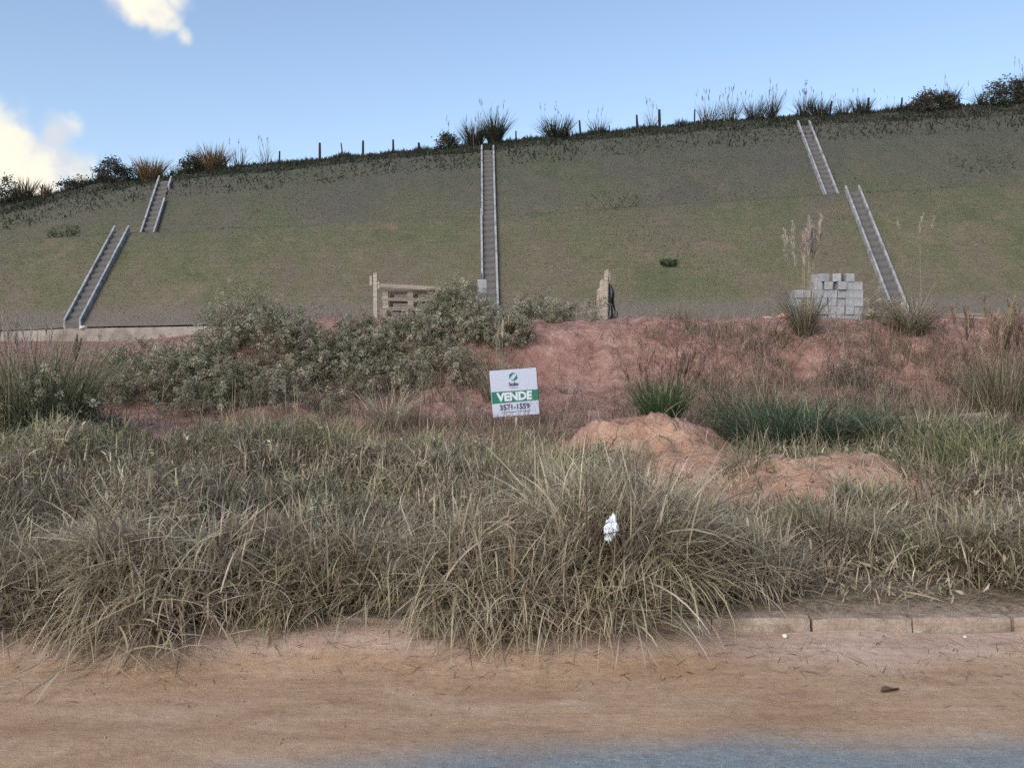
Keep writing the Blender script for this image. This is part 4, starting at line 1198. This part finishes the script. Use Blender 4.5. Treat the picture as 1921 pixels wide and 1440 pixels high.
# big dry clumps spilling over the kerb
def clump(label, x, y, rx, ry, h, n, cols, wts, lng=1.0):
    """a matted heap of dead grass: blades lie over a dome and hang down its front"""
    z = float(H(x, y)); root = empty('dry_grass_clump', (x, y, z)); tag(root, label, 'grass clump', 'dry grass clumps spilling over the kerb')
    n = int(n * 1.25)
    K = max(12, int(46 * rx * ry / .25))
    sa = rng.uniform(0, 2 * math.pi, K); sr = np.sqrt(rng.uniform(0, 1, K)) * .92
    sa = np.where(np.sin(sa) > .6, -sa, sa)                   # more tufts on the road side
    SX, SY = x + rx * sr * np.cos(sa), y + ry * sr * np.sin(sa)
    SZ = np.maximum(H(SX, SY), 0) + h * np.sqrt(1 - sr ** 2) * rng.uniform(.3, 1.05, K)
    SR = rng.uniform(.05, .14, K); SAZ = np.arctan2((SX - x) / rx, (SY - y) / ry - .35) + rng.normal(0, 1.1, K)
    SL_ = rng.uniform(.7, 1.35, K); SLE = rng.uniform(.5, 2.0, K); SC = pal(K, cols, wts, .12)
    w_i = rng.integers(0, K, n)
    X, Y = SX[w_i] + rng.normal(0, 1, n) * SR[w_i], SY[w_i] + rng.normal(0, 1, n) * SR[w_i]
    Zb = np.maximum(SZ[w_i] + rng.normal(0, .6, n) * SR[w_i], H(X, Y) + .02)
    az = SAZ[w_i] + rng.normal(0, .75, n)
    lean = np.clip(SLE[w_i] + rng.normal(0, .4, n), .05, 2.6)
    wild = rng.uniform(0, 1, n) < .3
    az = np.where(wild, rng.uniform(0, 6.28, n), az)
    L = rng.uniform(.10, .32, n) * SL_[w_i] * lng
    be = np.where(wild, rng.uniform(-.6, 1.2, n), rng.uniform(.1, 1.7, n))
    cb = pal(n, cols, wts, .22) * .55 + SC[w_i] * .45
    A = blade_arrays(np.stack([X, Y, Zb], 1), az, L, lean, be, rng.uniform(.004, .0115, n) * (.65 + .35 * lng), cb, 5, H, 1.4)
    k = n // 14
    B = tuft_blades(k, x, y + .08, rx * .75, ry * .6, (h * .9, h * 1.45), .3, (.2, 1.6), (.006, .012), cols, wts, 5, az=(math.pi, .35))
    o = veg('leaves', [A, B], root, origin=(x, y, z)); o["kind"] = "stuff"
    C_ = tuft_blades(max(n // 60, 8), x, y, rx * .8, ry * .6, (h * 1.0, h * 1.7), .55, (.1, .9), (.003, .006), [PALE, STRAW], [1, 1], 5, az=(math.pi, .3))
    o = veg('stalks', [C_], root, origin=(x, y, z)); o["kind"] = "stuff"
    return root
DRYC, DRYW = [TAN, GREY, PALE, BROWN, STRAW, DARK], [5, 5, 2.4, 2.6, 2, .6]
DRYP, DRYPW = [TAN, PALE, GREY, STRAW, BROWN, DARK], [5, 4, 4, 3, 1.8, .4]
clump('large straw-coloured grass clump around the white plastic bag', .62, 4.87, .52, .52, .60, 4600, DRYP, DRYPW, 1.5)
clump('straw-coloured grass clump next to the large one, below the sign', .02, 4.86, .50, .50, .46, 3600, DRYP, DRYPW, 1.45)
clump('dry clump with a long combed fringe reaching onto the road', -1.95, 4.74, .58, .55, .46, 4200, DRYP, DRYPW, 1.3)
clump('grey-green grass clump at the dark edge of the verge', -3.35, 4.80, .55, .5, .44, 3200, DRYC + [GRN], DRYW + [4])
clump('dry clump between the edge clump and the combed one', -2.68, 4.76, .48, .52, .38, 2800, DRYC + [GRN], DRYW + [2])
clump('thin dry clump right after the combed clump', -1.15, 4.86, .5, .42, .36, 2600, DRYC + [GRN2], DRYW + [3])
clump('thin greenish dry clump before the straw-coloured ones', -.52, 4.86, .46, .42, .36, 2500, DRYC + [GRN2], DRYW + [3])
clump('dry grass clump hanging over the start of the bare kerb', 1.30, 5.10, .34, .32, .30, 2000, DRYC, DRYW)
clump('low dry grass clump behind the bare kerb stones', 2.1, 5.75, .6, .34, .26, 2400, DRYC + [GRN2], DRYW + [2])
clump('grey-green grass clump at the end of the bare kerb', 3.15, 5.35, .6, .4, .34, 2600, DRYC + [GRN], DRYW + [4])

# green tufts
def tuft(label, px, D, n, rx, ry, Lr, cols, wts, lean=.3, bend=(.2, 1.2), w=(.007, .012), name='grass_tuft', plume=None):
    x = at(px, 700, D)[0]
    return plume_grass(label, x, D, [tuft_blades(n, x, D, rx, ry, Lr, lean, bend, w, cols, wts, 4)], plume, 'grass tufts on the bank', name, 'grass tuft')
x = at(1240, 770, 10.15)[0]
tuft('tall yellowish straw tuft rising behind the large clump with the bag', 1075, 6.0, 520, .26, .22, (.35, .85), [STRAW, PALE, LGRN, TAN], [3, 2, 1.5, 3], .2, (.05, 1.0), (.004, .009))
tuft('yellow-green grass tuft among the middle verge grass below the sign', 1010, 7.4, 420, .3, .25, (.3, .65), [LGRN, STRAW, GRN2], [3, 2, 2], .25, (.1, 1.0), (.005, .010))
tuft('bright green upright grass tuft crowning the upper earth heap', 1240, 10.15, 650, .16, .14, (.35, .8), [(.07, .13, .055), (.10, .17, .07), (.16, .2, .09), (.06, .09, .05)], [3, 3, 1.4, 2], .12, (.1, .9),
     plume=[plumes(16, x + .18, 10.2, .10, (.75, 1.12), .16, [(.30, .18, .165), (.36, .24, .21)], .34, 46, az=.9), plumes(5, x - .12, 10.2, .06, (.6, .85), .2, [(.30, .18, .165)], .22, 40, az=-1.2)])
tuft('dark blue-green grass patch between the two bare earth heaps', 1500, 9.9, 2000, .75, .45, (.35, .88), [BGRN, (.07, .12, .075), (.13, .19, .12), DGRN, GREY], [4, 3, 2, 2, 1], .45, (.3, 1.4), (.008, .014))
tuft('grey-green grass patch beyond the lower heap under the fallen pole', 1730, 9.4, 1900, .75, .5, (.32, .75), [GRN, DGRN, GREY, GRN2], [3, 3, 3, 2], .5, (.4, 1.5), (.008, .014))
tuft('yellow-green grass tuft at the edge past the lower heap', 1860, 8.2, 1000, .5, .4, (.35, .75), [LGRN, GRN2, STRAW, GRN], [3, 2, 2, 2], .35, (.3, 1.4))
tuft('wispy grass tuft growing on the front of the lower earth heap', 1625, 7.0, 260, .22, .16, (.2, .42), [GRN2, GREY, PALE], [3, 3, 2], .4, (.3, 1.2))
tuft('dry stalk tuft overlapping the near foot of the upper heap', 1150, 8.3, 240, .4, .2, (.2, .5), [GREY, TAN, GRN2, BROWN], [2, 2, 2, 1], .35, (.1, 1.2), (.004, .008))
tuft('thin weed tuft in the dip between the two earth heaps', 1395, 7.9, 160, .22, .16, (.15, .36), [GRN, GREY, BROWN], [2, 2, 2], .4, (.2, 1.2), (.005, .009))
tuft('grey stalk tuft overlapping the far end of the lower heap', 1765, 7.6, 300, .35, .2, (.25, .5), [GREY, GRN, TAN, BROWN], [2, 2, 2, 1], .35, (.1, 1.2), (.004, .009))
for px_, D_, n_, lab_ in ((110, 7.2, 260, 'leafy grey-green weed tuft nearest the dark bush side of the verge'), (205, 6.2, 240, 'broad-leaved pale weed tuft above the edge clumps'),
        (420, 6.9, 260, 'broad-leaved weed tuft above the combed dry clump'), (560, 6.3, 200, 'single broad-leaved weed tuft over the thin dry clump'), (780, 6.8, 240, 'broad-leaved weed tuft below and before the sign'),
        (1640, 6.2, 220, 'broad-leaved weed tuft behind the bare kerb')):
    tuft(lab_, px_, D_, n_, .24, .2, (.12, .34), [GRN2, LGRN, GREY, GRN], [3, 2, 2, 2], .6, (.5, 1.9), (.012, .022))
tuft('pale yellow-green grass tuft in the middle of the verge', 620, 8.6, 420, .24, .2, (.35, .65), [LGRN, (.3, .34, .16), GRN2], [3, 2, 2], .3, (.3, 1.2))
tuft('pale green grass tuft low on the verge near the bushes', 460, 9.2, 420, .26, .2, (.3, .6), [LGRN, (.16, .24, .12), GRN2], [3, 3, 2], .35, (.3, 1.2))
tuft('dead bent grass tuft on the bank beside the sign', 735, 11.1, 330, .22, .16, (.35, .8), [PALE, TAN, GREY], [2, 3, 3], .2, (.3, 1.8), (.006, .012))
tuft('fine dark grass tuft rising behind the sign', 935, 12.6, 420, .22, .16, (.35, .85), [GRN, DGRN, GREY, BROWN], [2, 2, 3, 2], .15, (.05, .6), (.005, .009),
     plume=[plumes(6, at(935, 700, 12.6)[0], 12.6, .05, (1.1, 1.4), .05, [(.42, .36, .27), (.5, .44, .34)], .22, 34)])
# plumed grasses
x, D = at(1508, 690, 14.6)[0], 14.6
plume_grass('slender plumed grass rising in front of the block stack', x, D,
    [tuft_blades(420, x, D, .14, .12, (.4, 1.05), .12, (.05, .8), (.007, .012), [DGRN, GRN, GREY, BROWN], [2, 2, 3, 2])],
    [plumes(13, x + .07, D, .07, (1.6, 2.1), .045, [(.50, .455, .39), (.43, .38, .32)], .42, 80, az=.5), plumes(7, x - .04, D, .08, (1.3, 1.9), .05, [(.52, .48, .42)], .27, 60, az=-1.2)])
x, D = at(1708, 690, 14.8)[0], 14.8
plume_grass('spreading brown grass fountain at the foot of the stair drain', x, D,
    [tuft_blades(650, x, D, .2, .18, (.4, 1.0), .35, (.3, 1.7), (.007, .012), [BROWN, GREY, TAN, DGRN], [3, 3, 2, 2])],
    [plumes(5, x + .03, D, .1, (1.6, 2.15), .08, [(.46, .42, .34)], .20, 34)])
x, D = at(1885, 760, 11.6)[0], 11.6
plume_grass('bushy brown plumed grass at the edge above the fallen pole', x, D,
    [tuft_blades(900, x, D, .32, .25, (.5, 1.25), .15, (.05, .8), (.008, .013), [BROWN, TAN, GRN, GREY, DGRN], [3, 2, 2, 2, 1])],
    [plumes(42, x, D, .24, (1.2, 1.75), .12, [(.34, .25, .19), (.42, .33, .25), (.28, .2, .16)], .42, 46)])
x, D = at(1985, 740, 12.2)[0], 12.2
plume_grass('second brown plumed grass, cut by the picture edge', x, D,
    [tuft_blades(600, x, D, .32, .25, (.5, 1.2), .15, (.05, .8), (.008, .013), [BROWN, TAN, GRN, GREY], [3, 2, 2, 2])],
    [plumes(24, x, D, .24, (1.2, 1.8), .12, [(.34, .25, .19), (.42, .33, .25)], .42, 40)])
x, D = at(55, 800, 10.3)[0], 10.3
plume_grass('tall olive plumed grass in front of the gutter wall', x, D,
    [tuft_blades(2600, x, D, .62, .3, (.5, 1.55), .10, (.02, .6), (.005, .010), [GRN, GREY, STRAW, DGRN, GRN2], [3, 3, 1, 3, 2])],
    [plumes(34, x - .1, D, .30, (1.2, 1.65), .09, [(.30, .27, .22), (.38, .35, .29)], .34, 22, fw=.008), plumes(2, x + .42, D, .03, (1.15, 1.3), .12, [(.30, .24, .18)], .3, 60, az=1.2)])
x, D = at(1420, 780, 11.4)[0], 11.4
plume_grass('leaning tangle of grey weeds behind the dark green patch', x, D,
    [tuft_blades(700, x, D, .7, .4, (.3, .75), .45, (.2, 1.3), (.006, .011), [GREY, BROWN, DGRN, GRN], [3, 2, 2, 2])], None, 'grass tufts on the bank', 'weed_tangle', 'weeds')

# ---- bushes with seed heads on the bank
def bush(label, x, y, rx, ry, h, heads, leafc, leafw, puff=.8, puffc=((.38, .365, .28), (.32, .31, .23), (.46, .435, .345), (.25, .235, .17)), name='seed_bush', group='seeding bushes on the bank',
         leaf=(.02, .042), per=40, hf=H, pr=(.034, .062), cat='bush', blob=.11, stems=9, sink=.0):
    z = float((H if hf is H else hill_z)(x, y))
    root = empty(name, (x, y, z)); tag(root, label, cat, group)
    o_ = np.array([x, y, z])
    d = rng.normal(0, 1, (heads * 2, 3)); d[:, 2] = np.abs(d[:, 2]) * .9 + .02
    d /= np.linalg.norm(d, axis=1, keepdims=True); d = d[:heads]
    lump = 1 + .5 * fbm(d[:, 0] * 3.0 + x * 3, d[:, 1] * 3.0 + d[:, 2] * 2.4 + y, 211, 3)
    r = rng.uniform(.35, 1, heads) ** .55 * lump
    P = np.stack([x + d[:, 0] * r * rx, y + d[:, 1] * r * ry, z + sink + d[:, 2] * r * h], 1)
    gzv = (H if hf is H else hill_z)(P[:, 0], P[:, 1])
    P[:, 2] = np.maximum(P[:, 2] + .55 * (gzv - z), gzv + .04)
    mb = MB()
    for i in rng.choice(heads, stems, replace=False):
        q = P[i] - o_; b0 = np.array([q[0] * .12, q[1] * .12, -.05])
        m_ = (b0 + q) / 2 + rng.normal(0, .05, 3) * h
        mb.tube([b0, m_, q], [.012 + .008 * h, .009 + .004 * h, .003], 5, False)
    mb.build('stem', BARK, root)
    Lp = np.repeat(P, per, 0) + rng.normal(0, blob, (heads * per, 3)) * np.array([1, 1, .8])
    lc = np.repeat(pal(heads, leafc, leafw, .18), per, 0) * (1 + rng.normal(0, .15, (heads * per, 1)))
    o = veg('foliage', [leaf_arrays(Lp, rng.uniform(*leaf, heads * per), np.clip(lc, .01, .8), .25, .5)], root, origin=o_); o["kind"] = "stuff"
    if puff:
        k = (r > .62) & (rng.uniform(0, 1, heads) < puff)
        base_ = P[k]
        nn = 6
        c = np.repeat(base_, nn, 0) + rng.normal(0, .075, (len(base_) * nn, 3)) + np.repeat(d[k], nn, 0) * .07
        pc = pal(len(c), puffc, [1] * len(puffc), .16)
        o = veg('seed_heads', [puff_arrays(c, rng.uniform(*pr, len(c)), pc, 36)], root, origin=o_); o["kind"] = "stuff"
    return root
SAGE = [(.125, .14, .075), (.165, .175, .10), (.075, .092, .048), (.21, .205, .13)]; SW = [3, 3, 2.5, 1.5]
PX = lambda px, D: at(px, 700, D)[0]
bush('largest grey-green seeding bush, the tallest crown on the bank', PX(490, 14.0), 14.0, 1.55, 1.0, 1.12, 420, SAGE, SW)
bush('low grey-green seeding bush spreading toward the gutter wall', PX(310, 13.4), 13.4, 1.1, .8, .85, 280, SAGE, SW)
bush('grey-green seeding bush in front of the timber post', PX(655, 14.0), 14.0, .95, .8, .62, 240, SAGE, SW)
bush('pale seeding bush covering the pallets beside the pillar', PX(858, 15.4), 15.4, .62, .6, .54, 190, SAGE, SW, .95)
bush('sprawling olive bush on the bank between the timber post and the sign', PX(760, 14.3), 14.3, .95, .7, .50, 220, SAGE, SW, .8)
bush('thin brown twiggy bush hanging down the bank above the sign', PX(860, 13.6), 13.6, .8, .45, .42, 90, [(.17, .14, .10), (.12, .12, .075), (.2, .18, .12)], [2, 2, 2], .55, stems=14)
bush('brown twiggy undergrowth below the olive bush on the bank', PX(690, 13.2), 13.2, .85, .5, .38, 110, [(.15, .12, .085), (.11, .11, .07), (.19, .16, .11)], [2, 2, 2], .4, stems=14)
bush('low olive bush trailing from the largest bush toward the road', PX(450, 12.9), 12.9, .9, .5, .48, 130, SAGE, SW, .4, stems=12)
bush('small seeding bush just below the concrete pillar', PX(915, 14.6), 14.6, .55, .5, .5, 120, SAGE, SW, .95)
bush('sparse low seeding bush trailing along the terrace edge', PX(1000, 16.2), 16.2, .85, .4, .42, 70, SAGE, SW, .95, stems=5)
bush('few seed heads standing before the splintered boards', PX(1095, 16.3), 16.3, .45, .25, .40, 16, SAGE, SW, 1.0, per=10, stems=4)
bush('small pale weed bush at the foot of the right stair drain', PX(1655, 16.4), 16.4, .3, .25, .42, 30, [(.25, .23, .17), (.2, .2, .14)], [1, 1], .8)
bush('dark green bush under the tall olive grass at the edge', PX(75, 10.0), 10.0, .75, .5, .85, 200, [(.075, .10, .06), (.11, .13, .085), (.05, .07, .045)], [3, 3, 2], .12)
bush('low scrubby bush clinging to the red bank beneath the largest bush', PX(560, 12.3), 12.3, .9, .4, .40, 90, [(.13, .13, .09), (.18, .16, .115), (.12, .10, .08)], [2, 2, 2], .25)
bush('small weedy bush on the red bank beneath the spreading bush', PX(390, 12.4), 12.4, .7, .4, .42, 80, SAGE, SW, .3)
bush('small dark weed bush on the bank below the block stack', PX(1600, 13.2), 13.2, .5, .35, .40, 60, [(.09, .10, .075), (.13, .125, .095)], [2, 2], .15)

# ---- plants on the ridge
def ridge_tuft(label, px, hpx, wpx, n, cols, wts, lean=.12, plume=0, back=0.0, w=(.03, .06)):
    x, d, z = ridge(px)
    d -= .5; z = float(hill_z(x, d)); m = d / FPX
    hh, ww = hpx * m, wpx * m
    lf = [tuft_blades(n, x, d, ww * .32, ww * .22, (hh * .5, hh * 1.05), lean, (.05, .7), w, cols, wts, 3, hf=hill_z)]
    pl = [plumes(plume, x, d, ww * .28, (hh * .9, hh * 1.35), .08, [(.16, .13, .11), (.22, .18, .14)], hh * .28, 14, hf=hill_z, wst=.022, fw=.022)] if plume else None
    return plume_grass(label, x, d, lf, pl, 'grass tufts along the ridge', 'ridge_tuft', 'grass tuft', hill_z)
def ridge_bush(label, px, hpx, wpx, heads, cols, wts, leaf=(.10, .2)):
    x, d, z = ridge(px); d -= .6; m = d / FPX
    return bush(label, x, d, wpx * m * .5, .6 + wpx * m * .25, hpx * m, heads, cols, wts, 0, name='ridge_bush', group='bushes along the ridge', leaf=leaf, per=30, hf=hill_z, blob=.16, stems=8)
DK = [(.06, .064, .052), (.095, .088, .066), (.042, .047, .042)]; DW = [3, 2, 2]
GOLD = [(.34, .24, .12), (.26, .17, .09), (.16, .11, .07)]; GW = [3, 3, 2]  # low sun on the ridge tufts, put into their colour as gold
ridge_bush('dark bush at the low end of the ridge under the cloud', 18, 45, 80, 60, DK, DW)
ridge_tuft('brown bushy tuft under the cloud before the thin post', 52, 50, 40, 220, [(.10, .08, .06), DK[0], (.16, .12, .08)], [2, 2, 2], .2)
ridge_tuft('small reddish tuft under the end of the cloud', 93, 32, 24, 90, [(.18, .12, .08), (.1, .08, .06)], [2, 2], .2)
ridge_bush('low dark bush where the ridge steps up', 150, 16, 60, 36, DK, DW)
ridge_bush('broad dark round bush before the golden tuft', 218, 36, 70, 80, DK, DW)
ridge_tuft('golden sun-tinted tuft right before the broken stair drain top', 286, 52, 60, 420, GOLD + DK[:1], GW + [2], .28)
ridge_tuft('small straw tuft past the broken stair drain top', 348, 24, 26, 100, GOLD, GW, .3)
ridge_bush('dark leafy bush leaning against the larger golden tuft', 370, 42, 40, 46, DK, DW)
ridge_tuft('larger golden sun-tinted tuft between dark bush and short post', 402, 56, 56, 460, GOLD + [(.1, .08, .06)], GW + [2], .25)
ridge_tuft('thin dark stalks just past the golden tufts', 452, 42, 40, 46, DK, DW, .12, 5, w=(.02, .04))
ridge_tuft('thin bare stalks before the lone short post', 500, 48, 34, 30, DK, DW, .1, 5, w=(.02, .035))
ridge_bush('low dark bush before the pair of tall central tufts', 838, 26, 44, 40, DK, DW)
ridge_tuft('wispy stalks rising from the low dark central bush', 848, 46, 26, 60, DK, DW, .15, 3, w=(.02, .04))
ridge_tuft('first of the two tall dark tufts above the central drain', 890, 54, 42, 330, DK, DW, .16, 5)
ridge_tuft('second and taller of the tufts above the central drain', 928, 66, 34, 360, DK, DW, .1, 7)
ridge_tuft('round spiky dark tuft beside a post on the ridge', 1043, 52, 56, 380, DK, DW, .3, 6)
ridge_tuft('small spiky tuft between two posts past the round one', 1120, 40, 34, 80, DK, DW, .2, 5, w=(.02, .04))
ridge_tuft('thin wisps beside the tallest thick post', 1222, 48, 30, 34, DK, DW, .15, 6, w=(.02, .03))
for px, h, w_, n, pl, lab in ((1325, 48, 50, 110, 10, 'first reed clump of the row, pale and thin'), (1365, 50, 44, 120, 10, 'second reed clump of the row, tall and feathery'),
        (1412, 44, 46, 200, 6, 'third reed clump of the row, thick and dark'), (1443, 56, 24, 130, 8, 'narrow tall reed clump before the stair drain top'),
        (1503, 50, 22, 130, 7, 'narrow reed clump right above the stair drain top'), (1531, 44, 42, 300, 4, 'dense dark reed clump just past the stair drain top'),
        (1572, 34, 34, 110, 5, 'thin reed clump between two posts past the drain'), (1608, 38, 44, 240, 4, 'thick reed clump beside the thick post'),
        (1665, 22, 30, 60, 3, 'small reed clump before the big dark bush')):
    ridge_tuft(lab, px, h, w_, n, DK, DW, .16, pl, w=(.02, .045))
ridge_bush('big spreading dark bush with brown flat top on the ridge', 1738, 34, 104, 150, DK + [(.13, .09, .065)], DW + [2])
ridge_tuft('upright tuft poking out of the big dark bush', 1768, 46, 30, 160, DK, DW, .15, 3)
ridge_tuft('arching reed tuft past the big dark bush', 1836, 38, 40, 130, DK, DW, .35, 4)
ridge_bush('dark leafy bush mass at the high end of the ridge', 1885, 44, 90, 130, DK, DW)
ridge_tuft('tall dark reed tuft at the high end of the ridge', 1908, 62, 40, 240, DK, DW, .18, 5)
ridge_bush('dark bush beyond the high end of the ridge', 1975, 50, 100, 120, DK, DW)
# green weed patches on the turf
for px, py, lab in ((1255, 495, 'small green weed clump on the lower turf tier'), (1845, 300, 'dark green weed growth high on the turf by the edge'), (118, 438, 'green weed patch on the turf before the lower drain top'),
                    (1150, 383, 'green weed strip along the berm edge')):
    a, b = ray(px, py)
    ds = np.linspace(40.2, 64, 3000); f = EYE + b * ds - hill_z(a * ds, ds); i = int(np.argmax(f < 0)); d = float(ds[i]); x = a * d
    n_ = 260; rx = {1255: .4, 1845: 2.2, 118: .9, 1150: 1.6}[px]
    lf = [tuft_blades(n_, x, d, rx, rx * .5, (.1, .32), .4, (.2, 1), (.03, .06), [(.06, .11, .05), (.08, .12, .06), (.05, .08, .04)], [2, 2, 2], 2, hf=hill_z)]
    plume_grass(lab, x, d, lf, None, 'weed clumps on the turf slope', 'weed_clump', 'weeds', hill_z)

# ------------------------------------------------------------------ litter and crumbs
n = 9000
X = rng.uniform(-9, 10, n); Y = rng.uniform(6.8, 17.2, n)
k = rng.uniform(0, 1, n) < np.maximum(.9 * bare_m(X, Y), np.where(Y > 11, .3, 0) * (np.abs(X) < .64 * Y)); X, Y = X[k], Y[k]; n = len(X)
sz = .006 + .034 * rng.uniform(0, 1, n) ** 7
octv = np.array([(1, 0, 0), (0, 1, 0), (-1, 0, 0), (0, -1, 0), (0, 0, .8), (0, 0, -.5)], float)
octf = np.array([(0, 1, 4), (1, 2, 4), (2, 3, 4), (3, 0, 4), (1, 0, 5), (2, 1, 5), (3, 2, 5), (0, 3, 5)])
V = (octv[None] * (sz[:, None, None] * rng.uniform(.5, 1.4, (n, 6, 1))) + rng.normal(0, .15, (n, 6, 3)) * sz[:, None, None] + np.stack([X, Y, H(X, Y) + sz * .2], 1)[:, None, :]).reshape(-1, 3)
T = (np.arange(n) * 6)[:, None, None] + octf[None]
o = mesh_np('loose_soil', V, None, T.reshape(-1, 3), EARTH); tag(o, 'loose red soil crumbs on the heaps and the bank', 'soil', kind='stuff')
n = 900
X = rng.uniform(-3.2, 3.6, n); Y = 4.5 - np.abs(rng.normal(0, .34, n)); Y = np.clip(Y, 2.9, 4.53)
lit = blade_arrays(np.stack([X, Y, road_z(X, Y) + .004], 1), rng.uniform(0, 6.28, n), rng.uniform(.02, .13, n), np.full(n, 1.5), rng.uniform(-.1, .1, n), rng.uniform(.002, .005, n), pal(n, [BROWN, DARK, TAN, GREY], [3, 3, 1, 1]), 3, None)
n = 2600
X = rng.uniform(.9, 6.0, n); Y = rng.uniform(4.6, 5.9, n)
lit2 = blade_arrays(np.stack([X, Y, H(X, Y) + .01 + .03 * rng.uniform(0, 1, n)], 1), rng.uniform(0, 6.28, n), rng.uniform(.04, .2, n), rng.uniform(1.0, 1.6, n), rng.uniform(-.2, .5, n), rng.uniform(.003, .009, n), pal(n, [TAN, GREY, BROWN, PALE, DARK], [4, 3, 3, 1, 1]), 3)
o = veg('road_litter', [lit, lit2]); tag(o, 'dead stalks and twig crumbs scattered along the road and kerb', 'litter', kind='stuff')
n = 3200
X = rng.uniform(-3.6, 4.0, n); Y = rng.uniform(2.9, 4.55, n)
k = rng.uniform(0, 1, n) < .25 + .75 * smooth(3.7, 4.5, Y); X, Y = X[k], Y[k]; n = len(X)
sz = .0018 + .0065 * rng.uniform(0, 1, n) ** 4
octv = np.array([(1, 0, 0), (0, 1, 0), (-1, 0, 0), (0, -1, 0), (0, 0, .8), (0, 0, -.5)], float)
octf = np.array([(0, 1, 4), (1, 2, 4), (2, 3, 4), (3, 0, 4), (1, 0, 5), (2, 1, 5), (3, 2, 5), (0, 3, 5)])
V = (octv[None] * (sz[:, None, None] * rng.uniform(.6, 1.3, (n, 6, 1))) + np.stack([X, Y, road_z(X, Y) + sz * .3], 1)[:, None, :]).reshape(-1, 3)
T = (np.arange(n) * 6)[:, None, None] + octf[None]
o = mesh_np('road_gravel', V, None, T.reshape(-1, 3), ROADM); tag(o, 'fine gravel crumbs strewn over the dirt road', 'gravel', kind='stuff')
